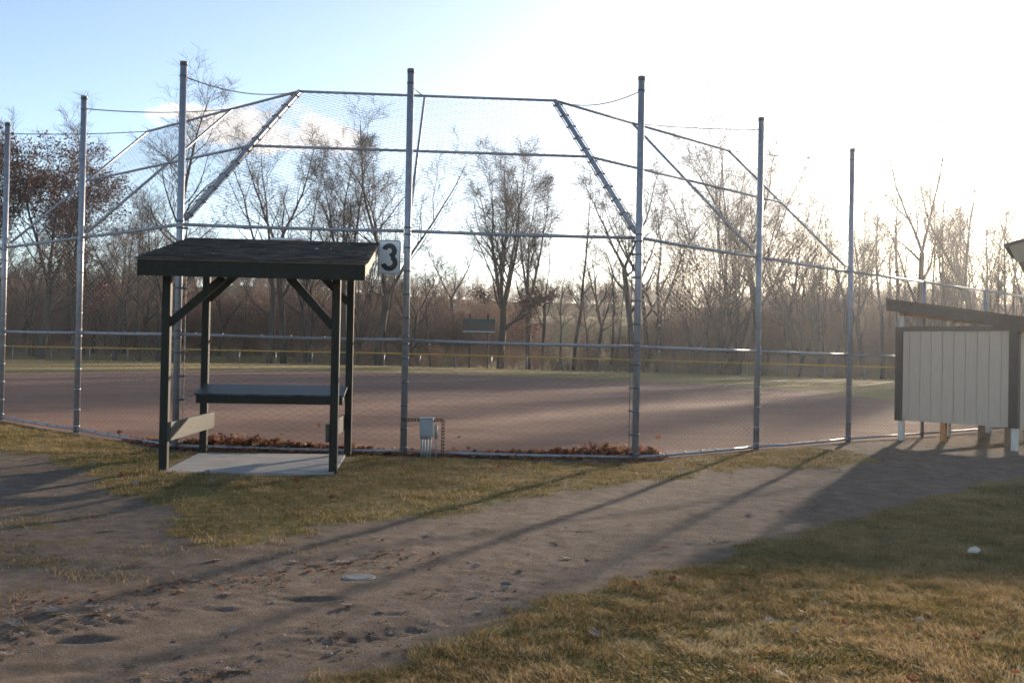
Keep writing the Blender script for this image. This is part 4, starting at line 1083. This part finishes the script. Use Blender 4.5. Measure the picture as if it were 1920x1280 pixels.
T = [
 ('leafyA', 78, 196, 86, 'oak full of brown clinging leaves at left, thick dark trunk', 'leafy_tree', None, 1.0),
 ('leafyB', -25, 226, 84, 'oak with brown clinging leaves cut off by the left photo edge', 'leafy_tree', None, 1.0),
 ('leafyB', 140, 270, 93, 'oak with sparse brown leaves just left of the second backstop post', 'leafy_tree', None, .9),
 ('forkA', 215, 350, 91, 'dark forked bare tree between the second post and the shelter', 'bare_tree', None, 1.0),
 ('tall', 322, 92, 88, 'tallest bare tree on the left, standing behind the third post', 'bare_tree', None, 1.05),
 ('slim', 262, 385, 95, 'thin bare tree left of the tall one behind the third post', 'bare_tree', None, 1.2),
 ('forkA', 505, 226, 92, 'leaning twin stemmed bare tree behind the left hip of the hood', 'bare_tree', 3.14, .8),
 ('tallB', 532, 236, 95, 'upright bare tree with one long side limb above the shelter roof', 'bare_tree', None, .9),
 ('forkB', 572, 330, 97, 'crooked spreading bare tree rising above the notice sign', 'bare_tree', None, 1.0),
 ('oakB', 645, 250, 93, 'broad many limbed bare tree above the shelter roof end', 'bare_tree', None, .95),
 ('vaseA', 672, 268, 98, 'clump of thin bare stems left of the number sign', 'bare_tree', None, .8),
 ('forkB', 708, 222, 90, 'bare tree with a bold V fork just left of the centre post', 'bare_tree', None, 1.0),
 ('crook', 772, 470, 92, 'low crooked bare tree right of the centre post', 'bare_tree', None, 1.0),
 ('oakA', 938, 276, 90, 'large spreading oak with rusty leaves low down beside the scoreboard', 'bare_tree', None, 1.0),
 ('oakB', 992, 330, 95, 'bare tree close behind the right side of the large oak', 'bare_tree', None, .9),
 ('slim', 1076, 342, 96, 'slender straight bare tree alone against white sky', 'bare_tree', None, 1.25),
 ('forkB', 1122, 440, 103, 'short bare tree left of a matching one on the open skyline', 'bare_tree', None, 1.0),
 ('slimB', 1148, 455, 104, 'short thin bare tree right of another on the open skyline', 'bare_tree', None, 1.4),
 ('tallB', 1186, 296, 92, 'bare tree half hidden behind the right hand main post', 'bare_tree', None, 1.0),
 ('vaseB', 1296, 330, 92, 'multi stemmed bare tree just right of the right main post', 'bare_tree', None, 1.0),
 ('vaseA', 1352, 232, 90, 'dense vase shaped bare tree under the right hood', 'bare_tree', None, 1.0),
 ('vaseA', 1386, 192, 89, 'tall vase shaped bare tree left of the fifth tall post', 'bare_tree', None, .9),
 ('tallB', 1424, 255, 91, 'bare tree directly behind the sixth post of the backstop', 'bare_tree', None, 1.0),
 ('vaseB', 1500, 345, 95, 'bushy bare tree between the last two backstop posts', 'bare_tree', None, 1.0),
 ('vaseA', 1540, 332, 92, 'many stemmed bare tree just left of the last backstop post', 'bare_tree', None, .9),
 ('forkA', 1618, 365, 98, 'bare tree just right of the last backstop post', 'bare_tree', None, 1.0),
 ('tall', 1655, 330, 92, 'straight bare trunk above the left end of the dugout roof', 'bare_tree', None, 1.0),
 ('slim', 1692, 305, 97, 'thin bare tree above the dugout between two thicker trunks', 'bare_tree', None, 1.3),
 ('tallB', 1716, 225, 88, 'tallest slender bare tree above the dugout roof', 'bare_tree', None, .75),
 ('airyB', 1765, 268, 90, 'forked bare tree above the middle of the dugout roof', 'bare_tree', None, .9),
 ('airyC', 1784, 320, 94, 'clustered bare stems above the middle of the dugout roof', 'bare_tree', None, .8),
 ('airyB', 1842, 262, 88, 'left leaning bare trunk above the right part of the dugout', 'bare_tree', 3.14, 1.4),
 ('airyA', 1862, 330, 91, 'thin upright bare tree left of the pavilion eave', 'bare_tree', None, 1.2),
 ('airyA', 1894, 335, 82, 'knobbly bare trunk passing behind the pavilion eave', 'bare_tree', None, 1.2),
 ('airyC', 1932, 300, 90, 'bare tree at the very right edge above the eave', 'bare_tree', None, 1.0),
]
for k, px, yt, Y, lab, nm, rz_, wd in T:
    tree(k, px, yt, Y, lab, 'trees standing beyond the outfield fence', rz_, nm, wd)
# the rest of the wood: thinner trees deeper in, and beyond both edges of the view
rgx = random.Random(21)
for px in list(range(-40, 340, 15)) + list(range(370, 860, 44)) + list(range(1010, 1200, 48)) + list(range(1205, 1640, 30)) + list(range(1645, 1960, 26)):
    Y = rgx.uniform(94, 122); left = px < 350; right = px > 1200
    yt = rgx.uniform(340, 480) if left else rgx.uniform(345, 490) if 1200 < px < 1640 else rgx.uniform(370, 490) if right else rgx.uniform(440, 525) if px > 1000 else rgx.uniform(420, 520)
    k = rgx.choice(['slim', 'slimB', 'vaseA', 'forkB', 'tall', 'tallB'] if not px > 1600 else ['airyA', 'airyB', 'airyC', 'slimB'])
    side = 'left of the shelter' if left else 'right of the right main post' if right else 'behind the shelter and scoreboard'
    tree(k, px + rgx.uniform(-9, 9), yt, Y, 'thin bare tree in the back rank of the wood ' + side, 'back rank of the wood ' + side, None, 'bare_tree', rgx.uniform(.9, 1.3))
for px in range(1735, 1965, 23):
    tree(rgx.choice(['slim', 'vaseA', 'slimB', 'forkB']), px + rgx.uniform(-6, 6), rgx.uniform(352, 440), rgx.uniform(93, 108), 'thin bare tree in the back rank of the wood right of the right main post', 'back rank of the wood right of the right main post', None, 'bare_tree', rgx.uniform(.8, 1.1))
for px in (-330, -260, -200, -140, -90, 2010, 2070, 2140, 2200, 2270):
    tree(rgx.choice(['tall', 'oakB', 'forkB', 'tallB'] if px < 0 else ['airyA', 'airyB', 'airyC']), px, rgx.uniform(240, 330) + (0 if px < 0 else 110), rgx.uniform(84, 100), 'bare tree standing beyond the side edge of the photo', 'trees outside the view', None, 'bare_tree')

# brush: thousands of stems that read as one mass
def brush(name, spots, kinds, label, mat):
    Vs = []; Fs = []; off = 0
    for (x, y, h) in spots:
        v, f, hh = random.choice(kinds); s = h / hh; a = random.uniform(0, 6.28); c, sn_ = math.cos(a), math.sin(a)
        w = np.empty_like(v); wdt = s * random.uniform(.8, 1.3)
        w[:, 0] = (v[:, 0] * c - v[:, 1] * sn_) * wdt + x; w[:, 1] = (v[:, 0] * sn_ + v[:, 1] * c) * wdt + y; w[:, 2] = v[:, 2] * s + hz_fast(x, y)
        Vs.append(w); Fs.append(f + off); off += len(v)
    me = np_mesh(name, np.concatenate(Vs), [np.concatenate(Fs)], mat, True)
    return tag(obj(name, me), label, kind='stuff')
def hz_fast(x, y): return float(ground_h(np.array([x]), np.array([y]))[0])
BK = []
for s in range(6):
    b = grow(100 + s, 3.2, nlead=7 + s % 3, fork=.04, nlimb=7, lang=.55, lratio=.32, lv=(3, 2, 0), r0=.006, wig=.13, trop=.12)
    v, f = tubes([(p, [max(q, .007) for q in r_], l_) for p, r_, l_ in b], 3); BK.append((v.astype(np.float32), f, 3.2))
spots = []
for _ in range(980):
    px = random.uniform(-140, 2120); Y = random.uniform(106, 136)
    if 1010 < px < 1190 and random.random() < .45: continue
    yt = float(np.interp(px, [0, 300, 420, 560, 700, 860, 960, 1030, 1190, 1240, 1500, 1700, 1920], [520, 525, 550, 545, 535, 550, 570, 622, 622, 570, 550, 555, 565]))
    hgt = (661 + (px - 960) * .0187 - yt) / 1846 * Y + 1.4 - hz_fast((px - 960) * Y / 1846, Y)
    spots.append(((px - 960) * Y / 1846, Y, max(1.2, hgt * random.uniform(.5, 1.1))))
for _ in range(520):
    px = random.uniform(-140, 2120); Y = random.uniform(86.5, 96)
    if px < 560 and random.random() < .75: continue
    spots.append(((px - 960) * Y / 1846, Y, random.uniform(.7, 2.4)))
brush('thicket', spots, BK, 'dense leafless brown thicket of brush beyond the outfield fence', M['brush'])
spots = []
for _ in range(1100):
    Y = random.uniform(205, 260); x = random.uniform(-150, 160); spots.append((x, Y, random.uniform(2.5, 6.5)))
for _ in range(500):
    Y = random.uniform(114, 156); x = random.uniform(-.62, .62) * Y
    if random.random() < .5 + .5 * (abs(x - 8) > 16): spots.append((x, Y, random.uniform(2.0, 5.0)))
brush('distant_woods', spots, BK, 'hazy far off woods and scrub on the embankment', M['brush'])

# ------------------------------------------------------------------ the air itself
hz_box = MB().box((0, 180, 14.2), (1240, 700, 32))
mh = bpy.data.materials.new('late_sun_haze'); mh.use_nodes = True
hn_ = mh.node_tree; hn_.nodes.remove(hn_.nodes['Principled BSDF'])
pvn = hn_.nodes.new('ShaderNodeVolumePrincipled'); pvn.inputs['Color'].default_value = (.86, .91, 1.0, 1)
pvn.inputs['Density'].default_value = .00035; pvn.inputs['Anisotropy'].default_value = .74
hn_.links.new(pvn.outputs[0], hn_.nodes['Material Output'].inputs['Volume'])
tag(hz_box.build('haze', mh), 'thin low sun haze over the ball field', kind='stuff')

# ------------------------------------------------------------------ camera, sky, sun
cam = bpy.data.cameras.new('camera'); co = bpy.data.objects.new('camera', cam); COL.objects.link(co); scn.camera = co
cam.sensor_width = 36; cam.lens = 1846.37 / 1920 * 36; cam.clip_end = 5000; cam.clip_start = .05
fwd = Vector((0, math.cos(PITCH), math.sin(PITCH))); right = Vector((1, 0, 0)); up = right.cross(fwd)
r2_ = right * math.cos(ROLL) + up * math.sin(ROLL); u2 = up * math.cos(ROLL) - right * math.sin(ROLL)
m4 = Matrix((r2_, u2, -fwd)).transposed().to_4x4(); m4.translation = (0, 0, CAM_H); co.matrix_world = m4

w = bpy.data.worlds.new('World'); scn.world = w; w.use_nodes = True
nt = w.node_tree; bg = nt.nodes['Background']
sky = nt.nodes.new('ShaderNodeTexSky'); sky.sky_type = 'NISHITA'; sky.sun_disc = False
sky.sun_elevation = SUN_EL; sky.sun_rotation = SUN_AZ; sky.air_density = .65; sky.dust_density = .35; sky.ozone_density = .35
# one small bright cumulus low over the trees on the left
tc = nt.nodes.new('ShaderNodeTexCoord')
def wmath(op, a, b=None):
    n = nt.nodes.new('ShaderNodeMath'); n.operation = op
    for i, v in enumerate((a, b)):
        if v is None: continue
        if isinstance(v, (int, float)): n.inputs[i].default_value = v
        else: nt.links.new(v, n.inputs[i])
    return n.outputs[0]
sep = nt.nodes.new('ShaderNodeSeparateXYZ'); nt.links.new(tc.outputs['Generated'], sep.inputs[0])
az = wmath('ARCTAN2', sep.outputs[0], sep.outputs[1]); el = wmath('ARCSINE', sep.outputs[2])
cn_ = nt.nodes.new('ShaderNodeTexNoise'); cn_.inputs['Scale'].default_value = 22; cn_.inputs['Detail'].default_value = 8; cn_.inputs['Roughness'].default_value = .55
mpn = nt.nodes.new('ShaderNodeMapping'); mpn.inputs['Scale'].default_value = (1, 1, 2.2); nt.links.new(tc.outputs['Generated'], mpn.inputs[0]); nt.links.new(mpn.outputs[0], cn_.inputs['Vector'])
def blob(a, e_, ra, re):
    u_ = wmath('DIVIDE', wmath('SUBTRACT', az, a), ra); v_ = wmath('DIVIDE', wmath('SUBTRACT', el, e_), re)
    return wmath('SUBTRACT', 1, wmath('SQRT', wmath('ADD', wmath('MULTIPLY', u_, u_), wmath('MULTIPLY', v_, v_))))
bl = wmath('MAXIMUM', blob(-.262, .212, .075, .026), wmath('MAXIMUM', blob(-.20, .210, .05, .022), blob(-.31, .222, .05, .010)))
bl = wmath('ADD', wmath('MULTIPLY', wmath('MAXIMUM', bl, -1.5), .55), wmath('MULTIPLY', wmath('SUBTRACT', cn_.outputs['Fac'], .5), 1.5))
cm = nt.nodes.new('ShaderNodeMapRange'); cm.interpolation_type = 'SMOOTHSTEP'; cm.inputs['From Min'].default_value = .0; cm.inputs['From Max'].default_value = .35; nt.links.new(bl, cm.inputs['Value'])
mx = nt.nodes.new('ShaderNodeMix'); mx.data_type = 'RGBA'; nt.links.new(cm.outputs[0], mx.inputs[0]); nt.links.new(sky.outputs[0], mx.inputs[6])
mx.inputs[7].default_value = (5.2, 4.95, 4.8, 1)
nt.links.new(mx.outputs[2], bg.inputs['Color']); bg.inputs['Strength'].default_value = .098

sl_ = bpy.data.lights.new('sun', 'SUN'); sl_.energy = 4.6; sl_.angle = R(1.0); sl_.color = (1, .81, .61)
so = bpy.data.objects.new('sun', sl_); COL.objects.link(so)
sd_ = Vector((math.sin(SUN_AZ) * math.cos(SUN_EL), math.cos(SUN_AZ) * math.cos(SUN_EL), math.sin(SUN_EL)))
so.rotation_euler = sd_.to_track_quat('Z', 'Y').to_euler(); so.location = (20, 40, 30)

scn.view_settings.view_transform = 'Standard'; scn.view_settings.look = 'None'; scn.view_settings.gamma = 1; scn.view_settings.exposure = 1.5
scn.cycles.use_denoising = True; scn.cycles.denoising_input_passes = 'RGB_ALBEDO_NORMAL'; scn.cycles.denoising_prefilter = 'NONE'; scn.cycles.volume_bounces = 0
scn.cycles.pixel_filter_type = 'BLACKMAN_HARRIS'; scn.cycles.filter_width = 1.65; scn.cycles.max_bounces = 6; scn.cycles.diffuse_bounces = 3; scn.cycles.transmission_bounces = 3
